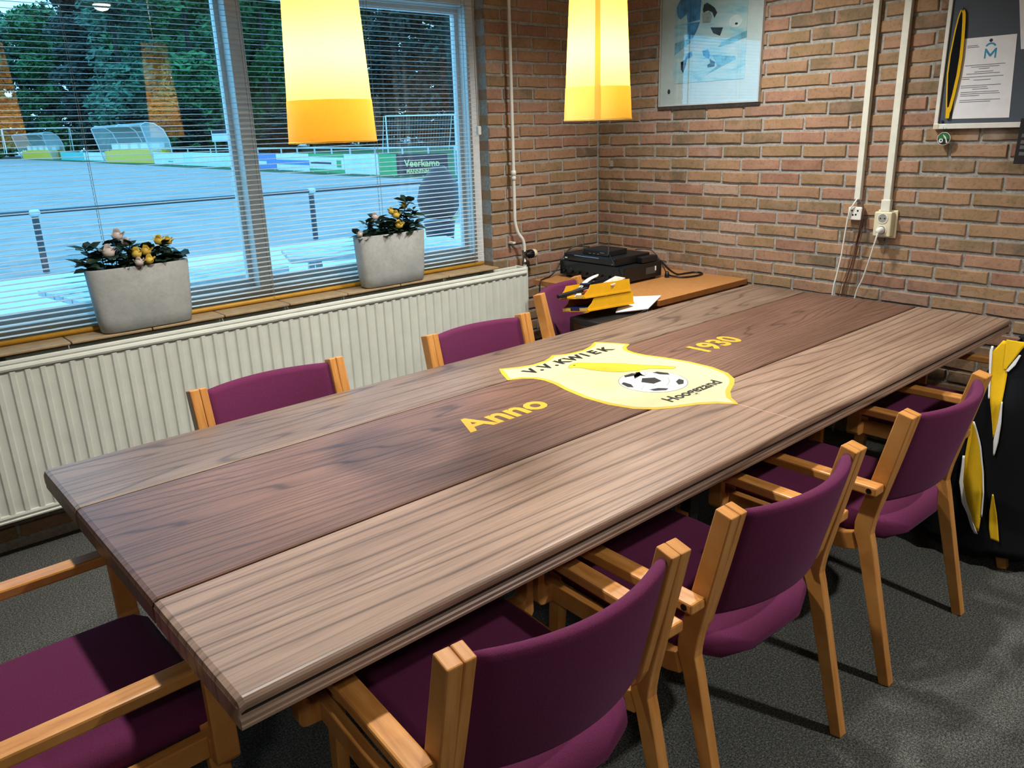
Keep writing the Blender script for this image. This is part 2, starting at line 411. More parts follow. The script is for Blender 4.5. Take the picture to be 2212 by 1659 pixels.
# ------------------------------------------------------------------ radiator
rad = thing('radiator', 'long cream panel radiator with vertical ribs below the window sill', 'radiator', (-2.4, -.09, 0))
def rad_sheet(x0, x1, yf, z0, z1, pitch, dep):
    b = BM(); prof = [(x0, yf)]
    n = int((x1-x0)/pitch); pitch = (x1-x0)/n
    for i in range(n):
        x = x0+i*pitch
        prof += [(x+pitch*.30, yf), (x+pitch*.40, yf+dep), (x+pitch*.90, yf+dep), (x+pitch, yf)]
    lo = [b.verts.new((x, y, z0)) for x, y in prof]; hi = [b.verts.new((x, y, z1)) for x, y in prof]
    for i in range(len(prof)-1): b.faces.new((lo[i], lo[i+1], hi[i+1], hi[i]))
    return b
RX0, RX1 = -3.9, -.735
obj('front_panel', rad_sheet(RX0, RX1, -.13, .195, .738, .0495, .0075), M_enamel, rad)
b = BM(); loft(b, [[(x, y, z) for y, z in ((-.118, .736), (-.131, .742), (-.134, .75), (-.131, .758), (-.125, .762), (-.128, .768), (-.126, .776), (-.118, .78), (-.112, .778), (-.112, .736))] for x in (RX0, RX1)])
obj('top_edge', b, M_enamel, rad)
b = BM(); loft(b, [[(x, y, z) for y, z in ((-.118, .20), (-.131, .196), (-.133, .188), (-.128, .178), (-.133, .174), (-.131, .168), (-.112, .168), (-.112, .20))] for x in (RX0, RX1)])
obj('bottom_edge', b, M_enamel, rad)
obj('back_panel', xbox(RX0, -.118, .17, RX1, -.112, .778), M_enamel, rad)
obj('rear_panel', xbox(RX0, -.045, .17, RX1, -.035, .778), M_enamel, rad, bev=.003)
obj('side_cover', xbox(RX1-.002, -.132, .17, RX1+.008, -.032, .782), M_enamel, rad, bev=.004)
NF = 140; zz = [(RX0+.02+i*(RX1-RX0-.04)/NF, -.108 if i % 2 else -.05) for i in range(NF+1)]
loft_b = BM(); loft(loft_b, [[(x, y, z) for x, y in zz] for z in (.60, .768)], caps=False, closed=False)
obj('convector_sheet', loft_b, M_enamel, rad)
for x in (-3.3, -2.0, -1.0): obj('wall_bracket', xbox(x-.012, -.05, .74, x+.012, -.004, .782), M_steel, rad)

# ------------------------------------------------------------------ venetian blind
bl = thing('venetian_blind', 'wide slatted venetian blind with a yellow bottom rail hanging in the window', 'blind', (-2.4, .036, .8))
SX0, SX1, BY = -3.86, -.915, .036
def slat_mesh():
    b = BM(); tl = R(4.0); pr = []
    for i in range(5):
        s = -1+i*.5; y = s*.0125; z = .0016*(1-s*s)
        pr.append((y*math.cos(tl)-z*math.sin(tl), y*math.sin(tl)+z*math.cos(tl)))
    up = [(y, z+.0002) for y, z in pr]; sec = pr + up[::-1]
    loft(b, [[(x, y, z) for y, z in sec] for x in (SX0, SX1)])
    return mesh('slat', b)
sm = slat_mesh(); sm.materials.append(M_slat)
z = .834; k = 0
while z < 2.27:
    o = obj('slat', sm, M_slat, bl); o.location = (0, BY, z + .0006*math.sin(k*2.3)); z += .0213; k += 1
b = BM(); loft(b, [[(x, BY+.011*math.cos(a), .812+.0105*math.sin(a)) for a in [R(30*i) for i in range(12)]] for x in (SX0, SX1)])
obj('bottom_rail', b, M_yellowrail, bl, smooth=True)
obj('head_rail', xbox(SX0, BY-.018, 2.27, SX1, BY+.018, 2.30), M_slat, bl)
M_cord = mat('blind_cord', '#8e8b7c', .8)
for x in (-3.55, -2.86, -2.18, -1.56, -.98):
    for dy in (-.0132, .0132): obj('ladder_cord', tube(BM(), [(x, BY+dy, .815), (x, BY+dy, 2.28)], .0011, 4), M_cord, bl)
b = tube(BM(), smooth_pts([(-.935, .012, 2.28), (-.93, .008, 1.9), (-.926, .006, 1.56), (-.932, .008, 1.53)]), .0022, 5); tube(b, [(-.94, .012, 2.28), (-.936, .009, 1.545)], .0022, 5)
obj('pull_cord', b, M_cord, bl)
obj('cord_cleat', xbox(-.944, -.004, 1.50, -.922, .016, 1.545), M_white, bl, bev=.004)

# ------------------------------------------------------------------ heating pipe with valve on the window wall
hp = thing('heating_pipe', 'thin white heating pipe running down the brick beside the window to the radiator', 'pipe', (-.737, -.045, .75))
obj('pipe', tube(BM(), smooth_pts([(-.737, -.045, ZC), (-.738, -.045, 1.6), (-.739, -.045, 1.12), (-.738, -.045, 1.03), (-.722, -.05, .965), (-.697, -.06, .925), (-.688, -.062, .885), (-.688, -.062, .86)]), .0095, 10), M_white, hp, smooth=True)
obj('coupling', lathe(BM(), [(.0095, 0), (.0135, .002), (.0135, .017), (.0115, .019), (.0115, .026), (.0145, .028), (.0145, .05), (.0095, .052)], 12, (-.739, -.045, 1.255)), M_white, hp, smooth=True)
obj('valve_body', lathe(BM(), [(.010, 0), (.016, .003), (.016, .018), (.012, .02), (.0125, .06), (.015, .062), (.015, .078), (.01, .08)], 12, (-.688, -.062, .785)), M_steel, hp, smooth=True)
obj('tail_piece', tube(BM(), [(-.688, -.062, .80), (-.688, -.062, .755), (-.735, -.085, .755)], .011, 8), M_white, hp)
def xlathe(prof, c, n=18):
    b = BM(); rings = [[b.verts.new((c[0]+x, c[1]+r*math.cos(2*math.pi*k/n), c[2]+r*math.sin(2*math.pi*k/n))) for k in range(n)] for r, x in prof]
    for p, q in zip(rings, rings[1:]):
        for k in range(n): b.faces.new((p[k], p[(k+1) % n], q[(k+1) % n], q[k]))
    b.faces.new(rings[0][::-1]); b.faces.new(rings[-1]); return b
kn = obj('thermostat_knob', xlathe([(.012, 0), (.013, .02), (.021, .022), (.023, .03), (.023, .052), (.02, .054)], (-.68, -.064, .838)), M_black, hp, smooth=True)
obj('cream_cap', xlathe([(.023, .05), (.0245, .056), (.0245, .07), (.019, .076)], (-.68, -.064, .838)), M_cream, kn, smooth=True)
for i in range(12):
    a = 2*math.pi*i/12; obj('grip_rib', xbox(-.66, -.064+.0225*math.cos(a)-.002, .838+.0225*math.sin(a)-.002, -.63, -.064+.0225*math.cos(a)+.002, .838+.0225*math.sin(a)+.002), M_black, kn)
obj('pipe_clip', xbox(-.755, -.04, .905, -.735, .0, .915), M_white, hp)

# ------------------------------------------------------------------ table with printed planks and crest
TX0, TX1, TY0, TY1, TZ = -3.418, -.1215, -2.399, -1.1805, .72
tb = thing('meeting_table', 'long meeting table with printed brown plank top and yellow club crest', 'table', (-1.77, -1.79, 0))
def plank(y0, y1, ra, rb_):
    """plank wrapped over the table ends, rounded along outer long edges"""
    b = BM(); sec = []
    def arc(cy, cz, r, a0, a1): return [(cy+r*math.cos(R(a0+(a1-a0)*i/4)), cz+r*math.sin(R(a0+(a1-a0)*i/4))) for i in range(5)]
    lo = TZ-.022 if ra else TZ-.04
    sec = [(y0+(.006 if ra else 0), lo)] + ([(y0+.001, lo+.003)] + arc(y0+ra, TZ-ra, ra, 180, 90) if ra else [(y0, TZ-.003), (y0+.003, TZ)]) + (arc(y1-rb_, TZ-rb_, rb_, 90, 0) if rb_ else [(y1-.003, TZ), (y1, TZ-.003)]) + [(y1, lo)]
    xs = [(TX0, -.012), (TX0+.003, -.004), (TX0+.012, 0), (TX1-.012, 0), (TX1-.003, -.004), (TX1, -.012)]
    loft(b, [[(x, y, max(lo, z+dz)) for y, z in sec] for x, dz in xs]); return b
G = .0042
for name, y0, y1, m, ra, rr in (('plank', TY0, -2.022-G, M_tw3, .012, 0), ('plank', -2.022+G, -1.497-G, M_tw2, 0, 0), ('plank', -1.497+G, TY1, M_tw1, 0, .012)):
    obj(name, plank(y0, y1, ra, rr), m, tb)
obj('core_board', xbox(TX0+.004, TY0+.008, TZ-.046, TX1-.006, TY1-.006, TZ-.007), M_gap, tb)
b = BM()
loft(b, [[(x, TY0+y, z) for y, z in ((.012, TZ-.030), (.001, TZ-.031), (-.002, TZ-.034), (-.001, TZ-.041), (-.003, TZ-.043), (-.002, TZ-.049), (.006, TZ-.052), (.03, TZ-.052), (.03, TZ-.030))] for x in (TX0+.001, TX1-.004)])
obj('foil_hem', b, M_tw3, tb)
obj('end_wrap', xbox(TX0-.0005, TY0+.004, TZ-.051, TX0+.006, -2.022-G, TZ-.011), M_tw3, tb, bev=.002)
obj('end_wrap', xbox(TX0-.0005, -2.022+G, TZ-.051, TX0+.006, -1.497-G, TZ-.011), M_tw2, tb, bev=.002)
obj('end_wrap', xbox(TX0-.0005, -1.497+G, TZ-.051, TX0+.006, TY1-.008, TZ-.011), M_tw1, tb, bev=.002)
# seam between the two boards, a fine pale line printed across the top
obj('board_seam', xbox(-1.7735, TY0+.02, TZ-.001, -1.7715, -2.185, TZ+.0004), mat('pale_seam', '#b9a08c', .6), tb)
M_steelleg = mat('dark_steel_leg', '#141416', .5)
for x in (-3.0, -1.95, -1.6, -.45):
    for y in (-2.15, -1.45): obj('leg', xbox(x-.02, y-.02, 0, x+.02, y+.02, TZ-.05), M_steelleg, tb, bev=.004)
for x0, x1 in ((-3.02, -1.93), (-1.62, -.43)):
    bq = BM()
    for y in (-2.16, -1.46): box(bq, x0+.04, y, TZ-.09, x1-.04, y+.02, TZ-.042)
    for x in (x0, x1-.04): box(bq, x, -2.13, TZ-.09, x+.02, -1.47, TZ-.042)
    obj('apron', bq, M_steelleg, tb)
# crest (flat print, a hair above the foil)
def flat(pts, z0, z1): return prism(BM(), pts, lambda x, y: (x, y, z0), lambda x, y: (x, y, z1))
half = [(0, -1.390), (.03, -1.407), (.07, -1.421), (.13, -1.425), (.19, -1.407), (.247, -1.376), (.282, -1.432), (.314, -1.498), (.268, -1.52), (.243, -1.548), (.232, -1.59), (.236, -1.64), (.256, -1.715), (.271, -1.81), (.269, -1.905), (.245, -1.985), (.205, -2.036), (.155, -2.068), (.085, -2.1), (.038, -2.135), (0, -2.185)]
CXc = -1.7725
def shield(s, g):
    P = []
    cy = -1.74
    out = [(CXc+dx, y) for dx, y in half] + [(CXc-dx, y) for dx, y in half[1:-1][::-1]]
    # inset along normals
    n = len(out); res = []
    for i in range(n):
        a, p, c = Vector(out[i-1]), Vector(out[i]), Vector(out[(i+1) % n])
        e = ((p-a).normalized() + (c-p).normalized()).normalized(); nn = Vector((e.y, -e.x))
        res.append(tuple(p + nn*g))
    return res
sh = shield(1, 0); area = sum(sh[i-1][0]*sh[i][1]-sh[i][0]*sh[i-1][1] for i in range(len(sh)))
ins = shield(1, -.016 if area > 0 else .016)
crest = obj('crest', flat(sh, TZ-.001, TZ+.0007), M_gyel, tb, label='yellow-edged cream shield crest printed on the table top')
obj('crest_field', flat(ins, TZ+.0005, TZ+.0011), M_crest, crest)
bird = [(-1.853, -1.553), (-1.835, -1.538), (-1.815, -1.527), (-1.79, -1.524), (-1.768, -1.534), (-1.752, -1.562), (-1.717, -1.607), (-1.678, -1.655), (-1.65, -1.712), (-1.612, -1.765), (-1.588, -1.812), (-1.598, -1.822), (-1.616, -1.822), (-1.664, -1.762), (-1.71, -1.745), (-1.76, -1.718), (-1.79, -1.678), (-1.81, -1.63), (-1.818, -1.585), (-1.828, -1.562)]
bo = obj('bird', flat(bird, TZ+.001, TZ+.0015), M_bird, crest)
def outline(pts, wd, z):
    b = BM(); n = len(pts)
    for i in range(n):
        p, q = Vector((*pts[i], z)), Vector((*pts[(i+1) % n], z)); d = (q-p); L = d.length
        if L < 1e-5: continue
        d /= L; s = Vector((-d.y, d.x, 0))*wd/2
        vv = [b.verts.new(c) for c in (p-s, q-s, q+s, p+s)]; b.faces.new(vv)
    return b
obj('bird_outline', outline(bird, .0022, TZ+.0017), mat('bird_line', '#8a7a2a', .6), crest)
b = flat([(-1.70, -1.735), (-1.712, -1.745), (-1.765, -1.775), (-1.79, -1.80), (-1.772, -1.797), (-1.75, -1.79), (-1.74, -1.81), (-1.735, -1.785)], TZ+.001, TZ+.0014)
obj('bird_leg', b, M_bird, crest)
obj('bird_eye', flat(disc_pts(.0045, 10, -1.812, -1.543), TZ+.0014, TZ+.0018), M_printblack, crest)
bc = (-1.772, -1.862); br = .112
obj('football', flat(disc_pts(br, 40, *bc), TZ+.001, TZ+.0014), M_ball, crest)
obj('football_rim', outline(disc_pts(br, 40, *bc), .002, TZ+.0016), M_ink, crest)
def pent(cx, cy, r, rot, squash=(1, 0)):
    pts = [(r*math.cos(R(rot+72*i)), r*math.sin(R(rot+72*i))) for i in range(5)]
    f, a = squash; ca, sa = math.cos(a), math.sin(a)
    out = []
    for x, y in pts:
        u, v = x*ca+y*sa, -x*sa+y*ca; u *= f; out.append((cx+u*ca-v*sa, cy+u*sa+v*ca))
    return out
obj('football_patch', flat(pent(bc[0]+.003, bc[1]+.012, .036, 90), TZ+.0014, TZ+.0018), M_printblack, crest)
lines = BM()
for i in range(5):
    a = R(90+72*i); cx, cy = bc[0]+.003+.092*math.cos(a), bc[1]+.008+.092*math.sin(a)
    P = pent(cx, cy, .033, 90+72*i+180, (.42, a))
    P = [(bc[0]+(x-bc[0])*min(1, br*.985/max(1e-6, math.hypot(x-bc[0], y-bc[1]))), bc[1]+(y-bc[1])*min(1, br*.985/max(1e-6, math.hypot(x-bc[0], y-bc[1])))) for x, y in P]
    obj('football_patch', flat(P, TZ+.0014, TZ+.0018), M_printblack, crest)
    def seg(p, q, wd=.0016):
        p, q = Vector((*p, TZ+.0016)), Vector((*q, TZ+.0016)); d = (q-p).normalized(); s = Vector((-d.y, d.x, 0))*wd/2
        lines.faces.new([lines.verts.new(c) for c in (p-s, q-s, q+s, p+s)])
    p0 = (bc[0]+.003+.036*math.cos(a), bc[1]+.012+.036*math.sin(a)); p1 = (bc[0]+.003+.060*math.cos(a), bc[1]+.010+.060*math.sin(a)); seg(p0, p1)
    a2 = a+R(36); m2 = (bc[0]+.003+.066*math.cos(a2), bc[1]+.01+.066*math.sin(a2)); seg(p1, m2)
    a3 = a+R(72); seg(m2, (bc[0]+.003+.06*math.cos(a3), bc[1]+.01+.06*math.sin(a3))); seg(m2, (bc[0]+br*.98*math.cos(a2), bc[1]+br*.98*math.sin(a2)))
obj('football_seams', lines, M_ink, crest)
def print_text(body, size, x, y, m, bold, parent, rot=0, sx=1, z=TZ+.0019, name='lettering'):
    me = text_mesh(body, size, bold, .0003, sx=sx)
    c, s = math.cos(rot), math.sin(rot)
    place(me, (x, y, z), (c, s, 0), (-s, c, 0), (0, 0, 1)); me.materials.clear(); me.materials.append(m)
    return obj(name, me, m, parent)
tops = 'V.V.KWIEK'; xs_ = [-1.963, -1.928, -1.89, -1.853, -1.808, -1.745, -1.69, -1.643, -1.585]
for ch_, x in zip(tops, xs_):
    t_ = (x-CXc)/.2; print_text(ch_, .070, x, -1.506-.006*t_*t_+.006, M_printblack, .0028, crest, rot=-.05*t_)
print_text('Hoogezand', .060, -1.762, -2.032, M_printblack, .0012, crest, sx=.98)
print_text('Anno', .138, -2.315, -1.782, M_gyel, .0042, tb, sx=1.02, z=TZ+.0004)
print_text('1930', .138, -1.247, -1.782, M_gyel, .0042, tb, sx=.94, z=TZ+.0004)

# ------------------------------------------------------------------ chairs
def ribbon(path, dep, x0, x1):
    """path of (y,z) centre points with depth per point, extruded x0..x1"""
    P = [Vector((0, y, z)) for y, z in path]; L, Rr = [], []
    for i, p in enumerate(P):
        a = P[max(i-1, 0)]; c = P[min(i+1, len(P)-1)]; d = (c-a).normalized(); n = Vector((0, -d.z, d.y)); h = dep[i]/2
        L.append(p+n*h); Rr.append(p-n*h)
    b = BM(); loft(b, [[(x, l.y, l.z), (x, r.y, r.z)] for x, l, r in []] or [], caps=False) if False else None
    va = [[b.verts.new((x, q.y, q.z)) for q in (l, r)] for x in (x0,) for l, r in zip(L, Rr)]
    vb = [[b.verts.new((x, q.y, q.z)) for q in (l, r)] for x in (x1,) for l, r in zip(L, Rr)]
    for i in range(len(P)-1):
        b.faces.new((va[i][0], va[i+1][0], va[i+1][1], va[i][1])); b.faces.new((vb[i][0], vb[i][1], vb[i+1][1], vb[i+1][0]))
        b.faces.new((va[i][0], vb[i][0], vb[i+1][0], va[i+1][0])); b.faces.new((va[i][1], va[i+1][1], vb[i+1][1], vb[i][1]))
    for i in (0, -1): b.faces.new((va[i][0], va[i][1], vb[i][1], vb[i][0]))
    return b
def make_chair(name, label):
    t = thing(name, label, 'chair', world=False, group=None)
    REAR = [(-.352, 0), (-.255, .40), (-.243, .435), (-.243, .46), (-.25, .50), (-.318, .80)]
    DEP = [.030, .042, .047, .048, .046, .040]
    for s in (-1, 1):
        a, b_ = sorted((s*.233, s*.262))
        obj('rear_leg', ribbon(REAR, DEP, a, b_), M_beech, t, bev=.0028)
        a, b_ = sorted((s*.209, s*.232))
        obj('back_upright', ribbon([(-.236, .472), (-.242, .49), (-.25, .52), (-.285, .66), (-.318, .80)], [.02, .036, .044, .042, .040], a, b_), M_beech, t, bev=.0028)
        a, b_ = sorted((s*.262, s*.308))
        arm = obj('armrest', ribbon([(-.288, .588), (-.15, .588), (.12, .588), (.205, .588)], [.026]*4, a, b_), M_beech, t, bev=.005)
        obj('screw_cap', xlathe([(.0075, 0), (.0075, .002)], (s*.3085 - (.001 if s > 0 else .001), -.268, .588), 12), M_black, arm)
        # bent front support: down from the armrest, then inwards to the seat rail
        pts = [(s*.308, .601), (s*.286, .601), (s*.286, .425), (s*.278, .415), (s*.236, .415), (s*.236, .365), (s*.29, .365), (s*.302, .369), (s*.308, .38)]
        obj('arm_support', prism(BM(), pts, lambda x, z: (x, .182, z), lambda x, z: (x, .228, z)), M_beech, t, bev=.003)
        a, b_ = sorted((s*.205, s*.234))
        obj('front_leg', ribbon([(.235, 0), (.215, .2), (.202, .425)], [.030, .036, .042], a, b_), M_beech, t, bev=.0028)
        a, b_ = sorted((s*.236, s*.262))
        obj('seat_rail', ribbon([(-.222, .405), (-.19, .395), (.0, .39), (.215, .39)], [.05, .05, .05, .05], a, b_), M_beech, t, bev=.0028)
    obj('cross_rail', xbox(-.233, -.175, .375, .233, -.15, .408), M_beech, t, bev=.003)
    obj('cross_rail', xbox(-.205, .175, .375, .205, .2, .408), M_beech, t, bev=.003)
    # seat cushion: lofted rounded sections along y
    secs = []
    for i in range(17):
        f = i/16; y = -.298+f*.53
        edge = min(1, min(f/.16, (1-f)/.1)); rd = math.sqrt(max(0, 1-(1-edge)**2)); th = .064*(.22+.78*rd)
        zc = .428 - .022*max(0, (.22-f)/.22)**2 - .010*max(0, (f-.85)/.15)**2
        w = .464*(.42+.58*math.sqrt(max(0, 1-max(0, (.30-f)/.30)**2)))
        secs.append([(x, y, zc+z + .006*(1-(x/.24)**2)*(1 if z > 0 else 0)) for x, z in rrect(w, th, th*.48, 4)])
    obj('seat', loft(BM(), secs), M_purple, t, smooth=True)
    # curved backrest
    secs = []; N = 16
    for i in range(N+1):
        f = -1+2*i/N; x = f*.2095; bow = .054*(1-f*f)
        e = 1-.35*max(0, (abs(f)-.9)/.1)**2
        loop = []
        for u, v in rrect(.034*e, .272, .016*e, 4):
            z = .653+v; lean = -.25-.0975*(z-.52)/.39*1.0
            y = -.257-.245*(z-.545) - bow + u*.97
            loop.append((x, y, z))
        secs.append(loop)
    obj('backrest', loft(BM(), secs), M_purple, t, smooth=True)
    return t
CH_L = ['plum armchair along the table edge away from the window, next to the open table end',
        'plum armchair along the table edge away from the window, between two bare armchairs',
        'plum armchair beside the chair that carries the black and yellow jacket']
proto = make_chair('armchair', CH_L[0])
proto.location = (-2.918, -2.322, 0); proto.rotation_euler[2] = R(-4); proto['group'] = 'beech armchairs with plum upholstery'
GRP = 'beech armchairs with plum upholstery'
chairs = [proto,
 copy_thing(proto, (-2.262, -2.335, 0), R(-2), CH_L[1], GRP),
 copy_thing(proto, (-1.492, -2.345, 0), R(-1), CH_L[2], GRP),
 copy_thing(proto, (-.605, -2.35, 0), 0, 'armchair with a black and yellow jacket draped over its back', GRP),
 copy_thing(proto, (-3.56, -1.80, 0), R(-90), 'plum armchair pushed in at the open end of the table', GRP),
 copy_thing(proto, (-2.722, -1.375, 0), R(180), 'plum armchair before the radiator on the Anno side of the crest', GRP),
 copy_thing(proto, (-1.842, -1.365, 0), R(180), 'plum armchair before the radiator opposite the crest on the table', GRP),
 copy_thing(proto, (-.945, -1.01, 0), R(-157), 'plum armchair turned to the corner desk with yellow letter trays on it', GRP)]

# ------------------------------------------------------------------ things on the right wall (x = 0)
def wall_poly(pts, x0, x1): return prism(BM(), pts, lambda y, z: (x0, y, z), lambda y, z: (x1, y, z))
# framed print
fr = thing('framed_print', 'framed blue watercolour print of a running ball player on the brick wall', 'picture', (-.01, -.783, 1.615))
PY0, PY1, PZ0, PZ1 = -.469, -1.097, 1.617, 2.50
M_frm = mat('pale_metal_frame', '#b9bcb8', .35, .04, metal=.3); M_mount = mat('white_mount', '#c6cccb', .75, .02)
for nm, q in (('frame_rail', (-.022, PY1, PZ0, -.001, PY0, PZ0+.007)), ('frame_rail', (-.022, PY1, PZ1-.007, -.001, PY0, PZ1)), ('frame_stile', (-.022, PY1, PZ0+.007, -.001, PY1+.007, PZ1-.007)), ('frame_stile', (-.022, PY0-.007, PZ0+.007, -.001, PY0, PZ1-.007))):
    obj(nm, xbox(*q), M_frm, fr)
obj('mount', xbox(-.012, PY1+.006, PZ0+.006, -.004, PY0-.006, PZ1-.006), M_mount, fr)
def m_paint():
    t = NT('blue_watercolour'); g = t.node('ShaderNodeNewGeometry').outputs['Position']
    m = t.node('ShaderNodeMapping'); m.inputs['Rotation'].default_value = (R(28), 0, 0); m.inputs['Scale'].default_value = (1, 6, 26); t.link(g, m.inputs[0])
    n = t.noise(m.outputs[0], 1.0, 5, .6, .6); n2 = t.noise(g, 7, 4, .6)
    c = t.ramp(n, [(.3, '#76b0c6'), (.45, '#a5c9d2'), (.6, '#c0cfd0'), (.75, '#d3dbd8')])
    c = t.mix(t.ramp(n2, [(.5, (0,0,0,1)), (.7, (.8,.8,.8,1))]), c, '#bcc6c4'); t.base(c); t.set(Roughness=.8); return t.m
pa = obj('painting', xbox(-.014, -1.004, 1.732, -.011, -.562, 2.36), m_paint(), fr)
def pu(u, v): return (-.562-(u-430)/845*.442, 1.733+(1000-v)/1000*.417)
M_pb = mat('paint_blue', '#2f77a8', .8, .3, 25); M_pd = mat('paint_dark', '#1d2a36', .8, .3, 40); M_pg = mat('paint_skin', '#8f9a98', .8, .15, 40); M_pl = mat('paint_pale_blue', '#6fa9c0', .8, .25, 30); M_pw = mat('paint_white', '#d5dcdc', .8)
FIG = [('jersey_stroke', M_pb, [(450,90),(500,0),(560,-90),(700,-110),(745,60),(735,275),(590,295),(575,190),(500,240),(470,215),(452,150)]),
 ('shorts_stroke', M_pb, [(585,300),(738,300),(705,395),(655,485),(598,485)]), ('head_stroke', M_pg, [(600,-200),(680,-210),(715,-150),(680,-105),(610,-110)]),
 ('dark_stroke', M_pd, [(778,110),(815,95),(850,120),(905,165),(935,225),(905,280),(880,215),(830,185),(775,205),(765,170)]),
 ('rival_stroke', M_pg, [(760,210),(850,200),(880,260),(860,330),(770,320)]),
 ('leg_stroke', M_pb, [(600,650),(650,630),(660,690),(600,720),(575,760),(530,795),(522,755),(570,720)]), ('boot_stroke', M_pd, [(520,745),(592,735),(585,785),(552,880),(525,835)]),
 ('leg_stroke', M_pb, [(780,640),(850,630),(872,700),(860,740),(820,720),(790,690)]), ('boot_stroke', M_pd, [(868,740),(935,785),(930,838),(850,842),(845,810),(880,790)]),
 ('wash_stroke', M_pl, [(438,515),(600,485),(640,520),(520,600),(436,655)]), ('wash_stroke', M_pl, [(900,700),(1160,740),(1170,775),(1020,840),(830,930),(960,830)]),
 ('wash_stroke', M_pl, [(1010,560),(1278,470),(1278,540),(1100,590),(960,620)]), ('boot_stroke', M_pd, [(865,380),(930,390),(1010,400),(980,490),(900,450)])]
for nm, m, pts in FIG: obj(nm, wall_poly([pu(*q) for q in pts], -.0138, -.0152), m, pa)
obj('painted_ball', wall_poly([pu(1150+72*math.cos(a), 350+72*math.sin(a)) for a in [2*math.pi*i/20 for i in range(20)]], -.0138, -.0154), M_pw, pa)
obj('painted_ball_spot', wall_poly([pu(1160+18*math.cos(a), 378+14*math.sin(a)) for a in [2*math.pi*i/8 for i in range(8)]], -.015, -.0158), M_pd, pa)
obj('maker_dot', wall_poly([(-.533+.009*math.cos(2*math.pi*i/16), 1.693+.013*math.sin(2*math.pi*i/16)) for i in range(16)], -.012, -.0128), M_pd, fr)
obj('picture_glass', xbox(-.0205, PY1+.007, PZ0+.007, -.0185, PY0-.007, PZ1-.007), M_glass, fr)

# cable trunking, sockets, cables
def trunking(y, zb, label, wd=.031):
    t = thing('cable_trunking', label, 'trunking', (-.012, y, zb), group='ivory cable trunking on the brick wall')
    obj('channel', xbox(-.020, y-wd/2, zb, -.001, y+wd/2, ZC-.002), M_trunk, t, bev=.002)
    obj('cover', xbox(-.024, y-wd/2+.002, zb+.004, -.0195, y+wd/2-.002, ZC-.004), M_trunk, t, bev=.0015)
    return t
trunking(-1.652, 1.158, 'ivory cable trunking ending above the small telephone socket')
t2 = trunking(-1.790, 1.118, 'ivory cable trunking ending in the double power socket', .034)
obj('end_sleeve', xbox(-.029, -1.811, 1.112, -.001, -1.769, 1.165), M_trunk, t2, bev=.003)
ts = thing('telephone_socket', 'small square ivory telephone socket on the brick wall', 'socket', (-.015, -1.654, 1.062))
obj('socket_box', xbox(-.036, -1.687, 1.066, -.002, -1.621, 1.126), M_white, ts, bev=.005, seg=3)
for dy, dz in ((-.014, .012), (.014, .012), (-.006, -.006), (.008, -.008)): obj('pin_hole', xbox(-.0366, -1.654+dy-.004, 1.098+dz-.004, -.0345, -1.654+dy+.004, 1.098+dz+.004), M_black, ts)
ds = thing('power_socket', 'double ivory power socket with one white plug in its lower outlet', 'socket', (-.02, -1.79, 1.0))
obj('back_plate', xbox(-.010, -1.843, .992, -.001, -1.752, 1.118), M_cream, ds, bev=.004)
obj('socket_body', xbox(-.046, -1.832, 1.0, -.009, -1.752, 1.112), M_cream, ds, bev=.006, seg=3)
for zc in (1.083, 1.03):
    ring = obj('outlet', xlathe([(.0235, 0), (.0235, -.003), (.0195, -.003), (.0195, .012)], (-.0455, -1.792, zc), 24), M_white, ds)
    obj('outlet_well', xlathe([(.019, -.0012), (.019, -.0005)], (-.0465, -1.792, zc), 24), mat('outlet_shadow_grey', '#8a8a80', .6), ring)
    for dy in (-.0095, .0095): obj('pin_hole', xlathe([(.0032, -.0022), (.0032, -.001)], (-.0465, -1.792+dy, zc), 10), M_black, ring)
pl = thing('power_plug', 'white plug and flex in the lower power outlet hanging down behind the table', 'plug', (-.06, -1.79, .72))
obj('plug_body', xlathe([(.007, -.036), (.012, -.033), (.0165, -.012), (.0165, -.003)], (-.047, -1.792, 1.03), 16), M_white, pl, smooth=True)
obj('flex', tube(BM(), smooth_pts([(-.078, -1.792, 1.024), (-.083, -1.786, .985), (-.075, -1.765, .90), (-.06, -1.735, .80), (-.05, -1.705, .72), (-.05, -1.69, .55), (-.05, -1.68, .30), (-.05, -1.66, .01)]), .004, 8), M_white, pl, smooth=True)
wc = tube(BM(), smooth_pts([(-.02, -1.654, 1.165), (-.042, -1.648, 1.14), (-.045, -1.632, 1.10), (-.042, -1.620, 1.0), (-.04, -1.612, .90), (-.045, -1.60, .80), (-.05, -1.59, .71), (-.05, -1.58, .4), (-.05, -1.57, .01)]), .0038, 8)
tag(obj('white_cable', wc, M_white, smooth=True), 'white cable hanging from the trunking past the telephone socket', 'cable')
bc_ = thing('brown_cable_bundle', 'thin brown wires hanging in a bundle beside the telephone socket', 'cable', (-.04, -1.66, .4))
M_brownw = mat('brown_wire', '#4a2a18', .6, .2)
rw = random.Random(5)
for i in range(9):
    j = rw.uniform(-.02, .02)
    obj('wire', tube(BM(), smooth_pts([(-.018, -1.662, 1.162), (-.03, -1.684-.012*rw.random(), 1.12), (-.036+rw.uniform(-.01, .006), -1.69+j*.4, 1.03), (-.03, -1.672+j*.5, .92), (-.035, -1.652+j*.8, .80), (-.04, -1.636+j, .70), (-.04, -1.63+j, .35)], 5), .0014, 5), M_brownw, bc_)

